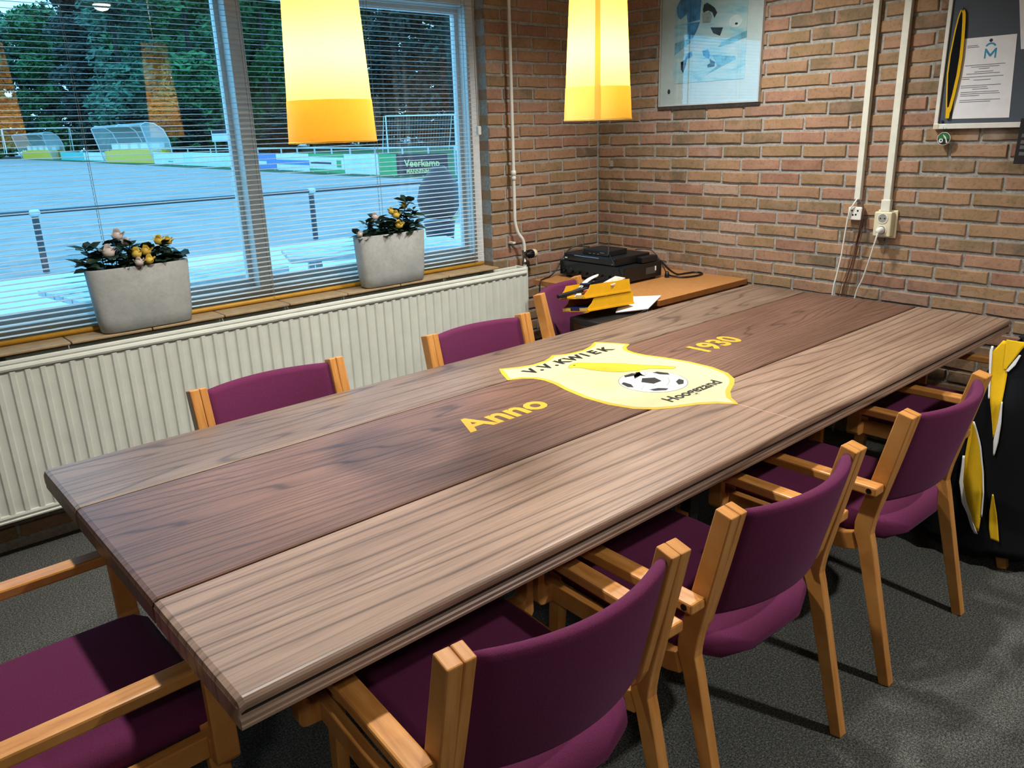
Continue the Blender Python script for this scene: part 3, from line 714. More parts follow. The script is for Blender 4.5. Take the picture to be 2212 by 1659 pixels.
# notice board
nb = thing('notice_board', 'grey felt notice board in a white frame on the brick wall', 'board', (-.01, -2.3, 1.465))
BY0, BY1, BZ0, BZ1 = -1.953, -3.15, 1.467, 2.35
obj('felt_panel', xbox(-.012, BY1, BZ0, -.002, BY0, BZ1), M_felt, nb)
obj('frame_rail', xbox(-.02, BY1, BZ0, -.001, BY0, BZ0+.021), M_white, nb, bev=.002); obj('frame_rail', xbox(-.02, BY1, BZ1-.021, -.001, BY0, BZ1), M_white, nb, bev=.002)
obj('frame_stile', xbox(-.02, BY0-.016, BZ0+.021, -.001, BY0, BZ1-.021), M_white, nb, bev=.002); obj('frame_stile', xbox(-.02, BY1, BZ0+.021, -.001, BY1+.016, BZ1-.021), M_white, nb, bev=.002)
obj('corner_cap', xbox(-.0215, BY0-.022, BZ0-.001, -.0005, BY0+.001, BZ0+.023), M_cream, nb, bev=.003)
nt = thing('notice_sheet', 'white notice sheet with a blue letter M under an arc, pinned on the felt', 'paper', (-.0135, -2.12, 1.506))
NQ = [(-2.022, 1.507), (-2.238, 1.506), (-2.222, 1.818), (-2.018, 1.818)]
obj('sheet', wall_poly(NQ, -.0125, -.0133), M_paper, nt)
M_lb = mat('logo_blue', '#2f8fb0', .7, .02); M_ln = mat('logo_navy', '#1d2140', .7)
mw_ = [(0, 0), (.13, 0), (.13, .66), (.44, .18), (.56, .18), (.87, .66), (.87, 0), (1, 0), (1, 1), (.87, 1), (.5, .42), (.13, 1), (0, 1)]
obj('logo_letter', wall_poly([(-2.113-.044*u, 1.736+.037*v) for u, v in mw_], -.0132, -.0139), M_lb, nt)
arc = [(-2.133-.021*math.cos(R(a)), 1.776+.019*math.sin(R(a))) for a in range(20, 161, 14)]; arci = [(-2.133-.0145*math.cos(R(a)), 1.776+.0125*math.sin(R(a))) for a in range(160, 19, -14)]
obj('logo_arc', wall_poly(arc+arci, -.0132, -.0139), M_lb, nt); obj('logo_dot', wall_poly(disc_pts(.0065, 12, -2.131, 1.803), -.0132, -.0139), M_ln, nt)
rt = random.Random(11)
for zc, a, e in ((1.787, -2.045, -2.085), (1.781, -2.045, -2.09), (1.712, -2.045, -2.195), (1.705, -2.07, -2.175), (1.698, -2.10, -2.14), (1.686, -2.085, -2.155), (1.679, -2.055, -2.18), (1.667, -2.04, -2.195), (1.660, -2.04, -2.07), (1.655, -2.085, -2.15), (1.634, -2.04, -2.19), (1.627, -2.04, -2.14), (1.620, -2.085, -2.145), (1.609, -2.042, -2.185), (1.602, -2.042, -2.19), (1.595, -2.042, -2.115), (1.578, -2.042, -2.195), (1.571, -2.042, -2.16)):
    obj('text_line', wall_poly([(a, zc), (e, zc), (e, zc+.0022), (a, zc+.0022)], -.0132, -.0136), M_ink, nt)
n2 = thing('notice_sheet', 'white printed sheet pinned higher up beside the logo sheet on the notice board', 'paper', (-.0135, -2.3, 1.76))
obj('sheet', wall_poly([(-2.243, 1.76), (-2.45, 1.757), (-2.45, 2.06), (-2.19, 2.06)], -.0122, -.013), M_paper, n2)
for i in range(6): obj('text_line', wall_poly([(-2.262, 1.885+i*.011), (-2.285, 1.885+i*.011), (-2.285, 1.888+i*.011), (-2.262, 1.888+i*.011)], -.0129, -.0134), M_ink, n2)
# black ribbon with yellow edges, hung as a narrow loop
rib = thing('ribbon_loop', 'narrow black ribbon loop with yellow edges hanging on the notice board', 'ribbon', (-.03, -2.0, 1.52))
left = [(-2.002, 1.525), (-1.996, 1.56), (-1.99, 1.62), (-1.984, 1.69), (-1.985, 1.76), (-1.992, 1.85), (-1.999, 1.905), (-2.006, 1.928)]
right = [(-2.009, 1.535), (-2.018, 1.60), (-2.026, 1.68), (-2.028, 1.75), (-2.026, 1.82), (-2.022, 1.88), (-2.018, 1.915), (-2.012, 1.93)]
def strip(a, wd, x, m, nm):
    b = BM(); secs = []
    for i, (y, z) in enumerate(a):
        secs.append([(x, y-wd/2, z), (x-.0015, y-wd/2, z), (x-.0015, y+wd/2, z), (x, y+wd/2, z)])
    return obj(nm, loft(b, secs), m, rib)
obj('black_band', wall_poly(left+right[::-1], -.017, -.0205), M_blackcloth, rib)
strip(left, .005, -.020, M_yellowcloth, 'yellow_edge'); strip(right, .012, -.020, M_yellowcloth, 'yellow_edge')
obj('yellow_tail', wall_poly([(-1.998, 1.51), (-2.012, 1.51), (-2.013, 1.545), (-2.004, 1.556), (-1.996, 1.545)], -.018, -.022), M_yellowcloth, rib)
obj('hook', tube(BM(), [(-.008, -2.01, 1.93), (-.026, -2.01, 1.932)], .005, 8), M_black, rib)
kb = thing('round_badge', 'small round green and white football badge hanging under the notice board frame', 'badge', (-.024, -2.004, 1.403))
obj('rim', xlathe([(.0265, 0), (.0265, .004)], (-.027, -2.004, 1.428), 28), M_white, kb); obj('rim_line', xlathe([(.0245, -.0006), (.0245, .002)], (-.027, -2.004, 1.428), 28), M_printblack, kb)
obj('green_field', wall_poly([(-2.004+.022*math.cos(R(a)), 1.430+.020*math.sin(R(a))) for a in range(-10, 191, 20)], -.0272, -.0284), mat('badge_green', '#1c6b2e', .5), kb)
obj('white_swoosh', wall_poly([(-2.016, 1.41), (-2.022, 1.412), (-2.012, 1.436), (-2.0, 1.446), (-2.004, 1.436), (-2.012, 1.426)], -.0283, -.029), M_white, kb)
obj('badge_ball', wall_poly(disc_pts(.009, 14, -1.994, 1.42), -.0283, -.029), M_ball, kb)
obj('badge_ball_spot', wall_poly(disc_pts(.004, 6, -1.995, 1.421), -.0289, -.0294), M_printblack, kb)
obj('string', tube(BM(), [(-.014, -1.984, 1.498), (-.024, -2.001, 1.456), (-.014, -2.016, 1.492)], .0009, 5), M_black, kb)
obj('push_pin', xlathe([(.004, -.006), (.006, -.002), (.004, .002)], (-.014, -1.984, 1.498), 10), M_ln, kb)
sp = thing('black_strap', 'black strap with pale marks hanging in front of the lower notice board frame', 'strap', (-.03, -2.31, 1.32))
obj('strap', wall_poly([(-2.284, 1.327), (-2.34, 1.327), (-2.34, 1.50), (-2.288, 1.502)], -.026, -.031), M_black, sp)
for i, zc in enumerate((1.36, 1.385, 1.405, 1.43)): obj('pale_mark', wall_poly([(-2.298, zc), (-2.318, zc), (-2.318, zc+.012), (-2.30, zc+.014)], -.0308, -.0316), M_ink, sp)
# two old plug plates of mortar in the corner
for nm, q in (('mortar_patch', [(-.094, 1.291), (-.122, 1.291), (-.122, 1.312), (-.117, 1.322), (-.108, 1.326), (-.099, 1.322), (-.094, 1.312)]),):
    obj(nm, wall_poly(q, .002, -.003), M_mortar, wall_right)

# ------------------------------------------------------------------ corner desk with audio stack
dk = thing('corner_desk', 'orange-brown laminate desk standing in the brick corner', 'desk', (-.38, -.64, 0))
DX0, DY0, DY1 = -.752, -1.085, -.205
obj('desk_top', xbox(DX0, DY0, .692, -.006, DY1, .72), M_desk, dk, bev=.002)
obj('edge_band', xbox(DX0-.002, DY0, .693, DX0, DY1, .7195), M_deskedge, dk); obj('edge_band', xbox(DX0, DY0-.002, .693, -.006, DY0, .7195), M_deskedge, dk)
for y in (DY0+.03, DY1-.05): obj('side_panel', xbox(DX0+.06, y, 0, -.03, y+.022, .692), M_deskedge, dk)
obj('back_panel', xbox(-.06, DY0+.052, .25, -.042, DY1-.05, .692), M_deskedge, dk)
am = thing('amplifier', 'wide black amplifier at the bottom of the audio stack on the desk', 'amplifier', (-.42, -.48, .72))
obj('body', xbox(-.575, -.712, .733, -.265, -.245, .815), M_black, am, bev=.003)
fp = obj('front_panel', xbox(-.583, -.714, .735, -.574, -.243, .813), M_blackgl, am, bev=.002)
for i in range(7): obj('knob', xlathe([(.0065, -.012), (.007, 0)], (-.583, -.28-.055*i, .757), 12), M_black, fp)
for i in range(3): obj('indicator', xbox(-.5845, -.272-i*.03, .772, -.582, -.266-i*.03, .775), M_steel, fp)
obj('rating_label', xbox(-.40, -.7135, .755, -.315, -.711, .79), mat('grey_label', '#3c3c3c', .5), am); obj('rating_label', xbox(-.325, -.7145, .768, -.315, -.7125, .792), M_paper, am)
for x in (-.55, -.30):
    for y in (-.68, -.28): obj('foot', lathe(BM(), [(.014, 0), (.016, .012)], 10, (x, y, .7205), True), M_black, am)
dv = thing('disc_player', 'flat black disc player lying between the amplifier and the receiver', 'player', (-.45, -.5, .815))
obj('body', xbox(-.585, -.668, .819, -.315, -.29, .862), M_black, dv, bev=.003)
fp = obj('front_panel', xbox(-.597, -.67, .821, -.584, -.288, .86), M_blackgl, dv, bev=.004)
obj('disc_slot', xbox(-.5985, -.55, .851, -.596, -.37, .8535), mat('pale_blue_trim', '#8aa4c8', .3), fp); obj('brand_mark', xbox(-.5985, -.315, .832, -.596, -.298, .838), M_paper, fp); obj('button', xbox(-.5985, -.655, .826, -.596, -.64, .83), M_steel, fp)
for y in (-.65, -.31): obj('foot', xbox(-.56, y, .8155, -.54, y+.02, .82), M_black, dv)
rx = thing('wireless_receiver', 'small black wireless microphone receiver with two thin antennas on the audio stack', 'receiver', (-.5, -.5, .862))
obj('body', xbox(-.575, -.605, .8625, -.43, -.415, .892), M_black, rx, bev=.003)
fp = obj('front_panel', xbox(-.581, -.605, .864, -.574, -.415, .89), M_blackgl, rx, bev=.002)
for y in (-.47, -.50, -.53): obj('button', xbox(-.5825, y-.008, .869, -.580, y+.004, .873), M_steel, fp)
obj('display', xbox(-.5822, -.575, .878, -.580, -.545, .882), M_steel, fp)
for y, h in ((-.42, .965), (-.602, .975)): obj('antenna', tube(BM(), [(-.578, y, .875), (-.578, y-.004, h)], [.0036, .0026], 6), M_steel, rx)
mx = tag(obj('mixer_unit', xbox(-.43, -.712, .819, -.30, -.672, .85), M_black, bev=.004), 'small black box squeezed beside the disc player on the amplifier', 'box')
lc = tube(BM(), smooth_pts([(-.30, -.64, .83), (-.26, -.69, .815), (-.22, -.73, .76), (-.16, -.74, .727), (-.10, -.755, .726), (-.05, -.77, .726), (-.035, -.80, .726), (-.06, -.835, .726), (-.14, -.845, .726), (-.215, -.815, .727), (-.235, -.76, .73), (-.225, -.73, .732)], 8), .0052, 8)
tag(obj('looped_cable', lc, M_black, smooth=True), 'thick black cord looped on the bare right part of the desk', 'cable')
tag(obj('plug_head', lathe(BM(), [(.012, 0), (.014, .01), (.011, .03), (.004, .035)], 10, (-.245, -.735, .7205), True), M_black, smooth=True), 'small black plug head lying beside the amplifier on the desk', 'plug')
for i, (pp, lb) in enumerate((([(-.40, -.30, .87), (-.46, -.225, .87), (-.54, -.225, .82), (-.60, -.23, .76), (-.66, -.235, .727), (-.72, -.25, .724), (-.765, -.265, .70), (-.77, -.27, .5)], 'black cable arching behind the audio stack and over the desk edge'),
        ([(-.585, -.615, .875), (-.605, -.66, .84), (-.60, -.668, .79), (-.62, -.70, .727)], 'thin black lead hanging down the front of the audio stack'),
        ([(-.33, -.58, .87), (-.27, -.64, .865), (-.255, -.70, .80), (-.25, -.73, .75)], 'black lead dropping from the receiver behind the amplifier'))):
    tag(obj('audio_cable', tube(BM(), smooth_pts(pp, 6), (.0042, .0018, .003)[i], 7), M_black, smooth=True), lb, 'cable')

# ------------------------------------------------------------------ yellow letter trays and clutter on the turned chair
eq = thing('equipment_box', 'black electronic case standing on the chair seat below the yellow trays', 'box', (-1.03, -1.02, .462))
obj('case', xbox(-1.17, -1.165, .463, -.89, -.89, .685), M_black, eq, bev=.006); obj('side_grille', xbox(-1.1735, -1.14, .49, -1.169, -.92, .66), M_blackgl, eq)
obj('handle', tube(BM(), smooth_pts([(-1.172, -1.12, .60), (-1.195, -1.11, .61), (-1.195, -.95, .61), (-1.172, -.94, .60)], 4), .006, 6), M_black, eq)
rc = random.Random(2)
for i in range(4):
    tag(obj('loose_cable', tube(BM(), smooth_pts([(-1.16+.03*i, -1.16, .69), (-1.10+.05*i, -1.15-.004*i, .70+.006*i), (-1.04+.05*i, -1.155, .692), (-.97+.03*i, -1.14, .705), (-.90, -1.13-.01*i, .692), (-.87, -1.10, .66)], 5), .0028, 6), M_black, smooth=True),
        'thin black cable lying tangled on the case below the yellow trays', 'cable', 'tangled cables below the trays')
TRM = Matrix.Translation((-1.165, -1.0, .724)) @ Matrix.Rotation(R(-10), 4, 'Z') @ Matrix.Rotation(R(-10), 4, 'X')
def tray(zoff, label, dx):
    t = thing('letter_tray', label, 'tray', world=False, group='yellow letter trays'); t.matrix_world = TRM @ Matrix.Translation((dx, 0, zoff))
    Lx, Wy, Hh, th = .272, .195, .058, .003
    obj('tray_floor', xbox(0, 0, 0, Lx, Wy, th), M_yel, t)
    side = [(0, 0), (Lx, 0), (Lx, Hh), (.045, Hh), (.03, Hh*.62), (.006, .018), (0, .018)]
    for y in (0, Wy-th): obj('side_wall', prism(BM(), side, lambda x, z, y=y: (x, y, z), lambda x, z, y=y: (x, y+th, z)), M_yel, t)
    obj('base_rail', xbox(.004, -.004, 0, Lx, .0, .008), M_yel, t); obj('base_rail', xbox(.004, Wy, 0, Lx, Wy+.004, .008), M_yel, t)
    obj('back_wall', xbox(Lx-th, th, 0, Lx, Wy-th, Hh), M_yel, t)
    for y0, y1 in ((.0, .058), (Wy-.062, Wy)): obj('front_lip', xbox(-.002, y0, 0, .002, y1, .018), M_yel, t)
    obj('name_label', xbox(-.0035, .004, .003, -.0015, .052, .016), M_yellowpale, t); obj('name_label', xbox(-.0035, Wy-.058, .003, -.0015, Wy-.006, .016), M_yellowpale, t)
    return t
tr1 = tray(0, 'lower yellow letter tray holding a blue folder', 0.0); tr2 = tray(.0605, 'upper yellow letter tray full of pens, cards and packets', -.012)
def intray(name, b, m, label, cat, smooth=False, bev=0, z=0.0, dx=0.0):
    o = obj(name, b, m, smooth=smooth, bev=bev); o.matrix_world = TRM @ Matrix.Translation((dx, 0, z)); return tag(o, label, cat)
intray('folder', xbox(.006, .02, .004, .24, .185, .02), mat('blue_folder', '#1d3c86', .35), 'glossy blue folder lying in the lower yellow tray', 'folder', bev=.006)
bx = BM(); obox(bx, (.03, .115, .09), (.085, -.03, .012), (.006, .018, .0), (-.002, 0, .009)); intray('stapler', bx, M_black, 'black stapler leaning out of the upper yellow tray', 'stapler', bev=.004)
bx = BM(); secs = []
for i in range(9):
    f = i/8; ww = .017*math.sin(math.pi*(.12+.8*f))+.004; c = Vector((.055+.10*f, .135-.03*f, .094+.055*f+.012*math.sin(math.pi*f)))
    secs.append([(c.x+.006*math.sin(a), c.y+ww*math.cos(a), c.z+.008*math.sin(a)) for a in [2*math.pi*k/10 for k in range(10)]])
intray('white_handset', loft(bx, secs), M_white, 'pale rounded handset lying on top of the upper yellow tray', 'handset', smooth=True)
bx = BM(); obox(bx, (.15, .10, .100), (.075, 0, .004), (0, .045, 0), (0, 0, .028)); intray('pocket_organizer', bx, M_blackgl, 'black case with a pale yellow sticker in the upper yellow tray', 'case', bev=.004)
bx = BM(); obox(bx, (.055, .035, .083), (.018, -.004, .002), (.003, .026, .0), (-.002, 0, .014)); intray('card_packet', bx, mat('red_white_packet', '#c96a4a', .6, .35, 60), 'red and white packet at the front of the upper yellow tray', 'packet')
bx = BM(); obox(bx, (.19, .03, .115), (.05, .01, .012), (-.01, .025, .006), (-.003, -.002, .006)); intray('paper_packet', bx, mat('pale_red_paper', '#d8a894', .7, .3, 50), 'crumpled white and red packet behind the tray side wall', 'packet', bev=.003)
bx = BM(); obox(bx, (.018, .085, .075), (.006, 0, .006), (.0, .024, .0), (0, 0, .002)); intray('white_card', bx, M_paper, 'white card lying across the front of the upper tray', 'card')
for i, (a, bq, m) in enumerate((((-.01, .15, .085), (.13, .10, .125), M_ink), ((0, .165, .082), (.11, .14, .105), M_black), ((.02, .06, .082), (.14, .04, .10), M_steel))):
    intray('pen', tube(BM(), [a, bq], [.0025, .004], 7), m, ('grey pen', 'black pen', 'silver pen')[i]+' lying in the upper yellow tray', 'pen')
# white panel leaning against the desk front
wp = BM(); QPTS = ((-0.810, -0.903, 0.720), (-0.700, -1.052, 0.729), (-0.881, -1.120, 0.705), (-1.003, -1.028, 0.695)); q = [Vector(p) for p in QPTS]; nn = (q[1]-q[0]).cross(q[3]-q[0]).normalized()*.004
va = [wp.verts.new(p) for p in q]; vb = [wp.verts.new(p-nn) for p in q]; wp.faces.new(va); wp.faces.new(vb[::-1])
for i in range(4): wp.faces.new((va[i], vb[i], vb[(i+1) % 4], va[(i+1) % 4]))
tag(obj('poster_board', wp, M_paper), 'plain white panel leaning against the desk front behind the trays', 'panel')

# ------------------------------------------------------------------ planters on the sill
def planter(x0, x1, label, seed, tall, flowers):
    cx = (x0+x1)/2; cy = -.040; hw = (x1-x0)/2
    t = thing('planter', label, 'planter', (cx, cy, .80), group=None)
    def oval(hx, hy, z, n=40):
        out = []
        for k in range(n):
            a = 2*math.pi*k/n; c, s = math.cos(a), math.sin(a); e = .5
            out.append((cx+hx*math.copysign(abs(c)**e, c), cy+hy*math.copysign(abs(s)**e, s)*.98, z))
        return out
    b = BM(); H = .255
    secs = [oval(hw-.03, .044, .8015), oval(hw-.02, .051, .806), oval(hw-.012, .054, .86), oval(hw, .058, .80+H-.004), oval(hw-.002, .056, .80+H), oval(hw-.010, .048, .80+H), oval(hw-.012, .046, .80+H-.03)]
    loft(b, secs); obj('pot', b, M_pot, t, smooth=False)
    for p in t.children[-1].data.polygons: p.use_smooth = True
    obj('soil', prism(BM(), [(x, y) for x, y, z in oval(hw-.011, .047, 0)], lambda x, y: (x, y, .80+H-.06), lambda x, y: (x, y, .80+H-.022)), M_soil, t)
    rg = random.Random(seed); zt = .80+H-.02
    leafm = []
    for v in range(3):
        b = BM(); L, W = .052+.009*v, .016+.003*v
        cs = [(-0.0, 0), (.3*L, W*.85), (.65*L, W*.8), (L, 0), (.65*L, -W*.8), (.3*L, -W*.85)]
        vs_ = [b.verts.new((x, y, .006*math.sin(3*x/L))) for x, y in cs]; mid = [b.verts.new((.3*L, 0, .0)), b.verts.new((.65*L, 0, .002))]
        b.faces.new((vs_[0], mid[0], vs_[1])); b.faces.new((vs_[1], mid[0], mid[1], vs_[2])); b.faces.new((vs_[2], mid[1], vs_[3])); b.faces.new((vs_[3], mid[1], vs_[4])); b.faces.new((vs_[4], mid[1], mid[0], vs_[5])); b.faces.new((vs_[5], mid[0], vs_[0]))
        me = mesh('leaf', b); me.materials.append(M_leaf); leafm.append(me)
    nleaf = 0
    for sx, sy, h, ln in tall:
        base = Vector((cx+sx*hw*.9, cy+sy*.038, zt)); tip = base + Vector((ln, rg.uniform(-.02, .0), h))
        midp = (base+tip)/2 + Vector((rg.uniform(-.01, .01), rg.uniform(-.01, .01), .01))
        st = obj('stem', tube(BM(), smooth_pts([base, midp, tip], 4), [.0022]*8+[.0014], 5), M_stem, t)
        P = smooth_pts([base, midp, tip], 8); nl = int(12+h*105)
        for i in range(nl):
            p = P[min(len(P)-1, int(len(P)*(.15+.85*i/nl)))]
            o = obj('leaf', rg.choice(leafm), M_leaf, st); o.location = p
            o.rotation_euler = (rg.uniform(-.6, .6), rg.uniform(-.6, .35), rg.uniform(0, 6.28)); s = rg.uniform(.65, 1.1); o.scale = (s, s, s); nleaf += 1
    for fx, fz, fy, kind, size in flowers:
        size *= 1.12
        c = Vector((cx+fx, cy+fy, .80+fz)); fl = obj('flower', lathe(BM(), [(.001, -.3*size), (.35*size, -.2*size), (.45*size, .1*size), (.2*size, .35*size)], 8, c), M_stem if kind == 'b' else (M_petaly if kind != 'w' else M_petalw), t, smooth=True)
        m = M_petalw if kind == 'w' else M_petaly
        b = BM(); L, W = size*.62, size*.3
        v_ = [b.verts.new(q) for q in ((0, 0, 0), (L*.5, W, L*.25), (L, W*.5, L*.6), (L*1.05, -W*.3, L*.55), (L*.5, -W, L*.25))]; b.faces.new(v_)
        me = mesh('petal', b); me.materials.append(m)
        for k in range(9):
            o = obj('petal', me, m, fl); o.location = c - Vector((0, 0, .1*size)); o.rotation_euler = (rg.uniform(-.2, .2), (-.75 if k % 2 else -.15)+rg.uniform(-.2, .2), 2*math.pi*k/9*2.1)
    return t
planter(-2.965, -2.575, 'grey planter with blush white and yellow roses, standing clear of the window jamb', 4,
    [(-.9, -.2, .05, -.05), (-.85, .3, .10, -.03), (-.7, -.3, .085, .0), (-.55, .2, .08, .02), (-.45, 0, .13, .02), (-.35, -.2, .10, .04), (-.2, .2, .07, .03), (0, -.2, .05, .01), (.1, .2, .075, .02), (.25, -.1, .07, .03), (.4, .2, .085, .03), (.5, -.3, .05, .05), (.65, .1, .05, .06), (.3, -.3, .045, .09)],
    [(-.105, .315, -.03, 'w', .05), (-.055, .37, .0, 'w', .045), (-.035, .345, -.02, 'w', .034), (-.01, .30, -.05, 'y', .042), (.03, .305, -.04, 'y', .042), (-.01, .268, -.066, 'w', .036), (.03, .272, -.064, 'y', .036), (.095, .335, -.01, 'y', .04), (.13, .33, -.01, 'y', .036)])
planter(-1.765, -1.378, 'grey planter with yellow roses standing near the brick window jamb', 9,
    [(-.85, -.2, .03, -.03), (-.5, .1, .085, -.04), (-.4, -.3, .10, .01), (-.3, .2, .075, .05), (-.1, 0, .06, .03), (.1, -.3, .06, .02), (.25, .1, .13, .02), (.35, -.2, .17, .04), (.45, .1, .12, .07), (.5, -.3, .06, .06), (.65, .1, .05, .05), (.5, -.5, .03, .02), (-.15, -.5, .03, .03)],
    [(-.185, .265, -.03, 'w', .03), (-.075, .335, .0, 'w', .036), (.015, .355, -.01, 'y', .034), (.035, .335, -.02, 'y', .04), (.025, .29, -.055, 'y', .042), (.10, .375, .0, 'y', .034)])

# ------------------------------------------------------------------ jacket draped over the chair next to the wall
jk = thing('jacket', 'black jacket with yellow and white stripes draped over a chair back', 'jacket', world=False)
jk.location = (-.605, -2.35, 0)
def lerp_tab(tab, z):
    for (z0, *v0), (z1, *v1) in zip(tab, tab[1:]):
        if z0 >= z >= z1:
            t = (z0-z)/(z0-z1); return [p+(q-p)*t for p, q in zip(v0, v1)]
    return list(tab[-1][1:]) if z < tab[-1][0] else list(tab[0][1:])
#      z    half width, front y, back y, bow
JT = [(.825, .245, -.300, -.330, .055), (.818, .262, -.285, -.350, .058), (.79, .268, -.255, -.375, .058), (.70, .285, -.215, -.385, .055), (.61, .312, -.18, -.392, .052), (.55, .312, -.165, -.395, .05), (.35, .305, -.08, -.41, .04), (.18, .302, -.0, -.42, .03), (.055, .305, .045, -.425, .02)]
def fold(y, z): return (.010*math.sin(y*42+z*4)+.006*math.sin(y*83-z*7))*min(1, (.83-z)/.35)
def jacket_row(z):
    a_, yf, yb, bow = lerp_tab(JT, z); P = []
    P += [(-a_, yf+(yb+.05-yf)*i/10) for i in range(11)]
    P += [(-a_+.022, yb+.012), (-a_+.055, yb-.004-bow*.25)]
    P += [(x_*a_*.78, yb-.006-bow*(1-(x_*.78)**2)) for x_ in [-1+.2*i for i in range(11)]]
    Q = P[:13]; P += [(-x_, y_) for x_, y_ in Q[::-1]]
    out = []
    for i, (x_, y_) in enumerate(P):
        k = fold(y_, z) if abs(x_) > a_*.9 else .9*fold(x_*.8+.3, z)
        out.append((x_-k if x_ < -a_*.9 else (x_+k if x_ > a_*.9 else x_), y_ if abs(x_) > a_*.9 else y_-abs(k), z+(.018*math.sin(i*.7) if z < .1 else 0)))
    return out
b = BM(); zs = [.825, .818, .805, .79]+[.79-.735*i/26 for i in range(1, 27)]
rows = [[b.verts.new(p) for p in jacket_row(z)] for z in zs]
for p, q in zip(rows, rows[1:]):
    for i in range(len(p)-1): b.faces.new((p[i], p[i+1], q[i+1], q[i]))
n_ = len(rows[0])
for i in range(n_//2): 
    if n_-2-i > i+1: b.faces.new((rows[0][i], rows[0][i+1], rows[0][n_-2-i], rows[0][n_-1-i]))
o = obj('body', b, M_blackcloth, jk, smooth=True)
sd = o.modifiers.new('cloth_thickness', 'SOLIDIFY'); sd.thickness = .004; sd.offset = 0
def patch(name, m, tab, lift=.009):
    """stripe on the left side panel: rows of (z, y_left, y_right)"""
    b = BM(); N = 24; z0, z1 = tab[0][0], tab[-1][0]; rows = []
    for j in range(N+1):
        z = z0+(z1-z0)*j/N; yl, yr = lerp_tab(tab, z); r = []
        for i in range(7):
            y = yl+(yr-yl)*i/6; a_, yf, yb, bow = lerp_tab(JT, z); e = max(0, (yb+.05)-y)
            r.append(b.verts.new((-a_-fold(y, z)-lift+e*.5, y, z)))
        rows.append(r)
    for p, q in zip(rows, rows[1:]):
        for i in range(6): b.faces.new((p[i], p[i+1], q[i+1], q[i]))
    o = obj(name, b, m, jk, smooth=True); sd = o.modifiers.new('thickness', 'SOLIDIFY'); sd.thickness = .002; sd.offset = 0
patch('yellow_stripe', M_yellowcloth, [(.812, -.245, -.275), (.772, -.222, -.268), (.70, -.232, -.278), (.626, -.245, -.283), (.55, -.262, -.283), (.49, -.274, -.277)])
patch('yellow_collar', M_yellowcloth, [(.817, -.255, -.318), (.795, -.258, -.305), (.75, -.262, -.285), (.72, -.266, -.270)], .0115)
patch('white_piping', M_whitecloth, [(.79, -.216, -.222), (.772, -.214, -.222), (.70, -.226, -.232), (.62, -.241, -.2455)], .0105)
patch('white_piping', M_whitecloth, [(.775, -.30, -.306), (.74, -.283, -.296), (.715, -.272, -.28)], .0105)
patch('white_piping', M_whitecloth, [(.62, -.283, -.286), (.55, -.283, -.294), (.48, -.278, -.294), (.43, -.285, -.288)], .0105)
patch('yellow_sleeve_stripe', M_yellowcloth, [(.53, -.203, -.206), (.45, -.198, -.238), (.36, -.197, -.262), (.288, -.203, -.274), (.20, -.232, -.280), (.145, -.274, -.281)])
patch('white_piping', M_whitecloth, [(.40, -.192, -.197), (.30, -.192, -.202), (.22, -.208, -.224), (.16, -.245, -.266), (.135, -.270, -.280)], .0105)
patch('white_piping', M_whitecloth, [(.53, -.206, -.211), (.45, -.238, -.243), (.36, -.262, -.266), (.288, -.274, -.278), (.20, -.280, -.284)], .0105)
patch('yellow_hem_stripe', M_yellowcloth, [(.29, -.300, -.304), (.22, -.300, -.322), (.16, -.306, -.334), (.12, -.315, -.342)])
# crumb on the carpet
tag(obj('orange_crumb', xbox(-3.10, -.93, .0, -3.085, -.922, .004), mat('orange_scrap', '#b05a2c', .7), bev=.001), 'tiny orange scrap lying on the dark carpet below the radiator', 'scrap')

# ------------------------------------------------------------------ outside
GZ = -.2
def m_ground(name, a, b_, c_, sc):
    t = NT(name); g = t.node('ShaderNodeNewGeometry').outputs['Position']; m = t.node('ShaderNodeMapping'); m.inputs['Scale'].default_value = (.35, 1, 1); t.link(g, m.inputs[0])
    n = t.noise(m.outputs[0], sc, 6, .75); n2 = t.noise(g, .12, 3)
    c = t.ramp(n, [(.35, a), (.55, b_), (.7, c_)]); c = t.mix(t.math('MULTIPLY', n2, .3), c, a); t.base(c); t.set(Roughness=1); t.b.inputs['Specular IOR Level'].default_value = .1; return t.m
M_field = m_ground('worn_pitch', '#7d7f80', '#9b9c9b', '#8a8b8a', 2.2); M_pave = mat('pale_paving', '#b9bcbb', .85, .06, 6); M_grass = m_ground('field_edge_grass', '#27493a', '#3c6a4c', '#4d7a58', 4)
gr = struct('ground', xbox(-120, .3, GZ-.3, 160, 220, GZ-.02), M_field)
struct('paving', xbox(-20, .26, GZ-.3, 30, 9.0, GZ), M_pave)
struct('grass_strip', prism(BM(), [(15.6, 20), (14.9, 25), (15.3, 34), (16.6, 55), (18.2, 80), (21, 140), (90, 140), (90, 20)], lambda x, y: (x, y, GZ-.1), lambda x, y: (x, y, GZ-.005)), M_grass)
M_railp = mat('dark_blue_grey_rail', '#2a3640', .5, .1); M_galv = mat('galvanised_pole', '#b4bcc0', .5, .05)
rl = thing('spectator_rail', 'dark tubular spectator rail along the terrace edge outside', 'railing', (0, 9.4, GZ))
obj('top_tube', tube(BM(), [(-12, 9.45, .66), (14, 9.3, .60)], .03, 10), M_railp, rl, smooth=True)
for x in (-5.6, -1.28, 2.97, 7.25):
    p = obj('post', tube(BM(), [(x, 9.4, GZ), (x, 9.4, .60)], .045, 10), M_railp, rl); obj('post_cap', lathe(BM(), [(.055, 0), (.075, .03), (.075, .07), (.05, .09)], 12, (x, 9.38, .58), True), M_galv, p)
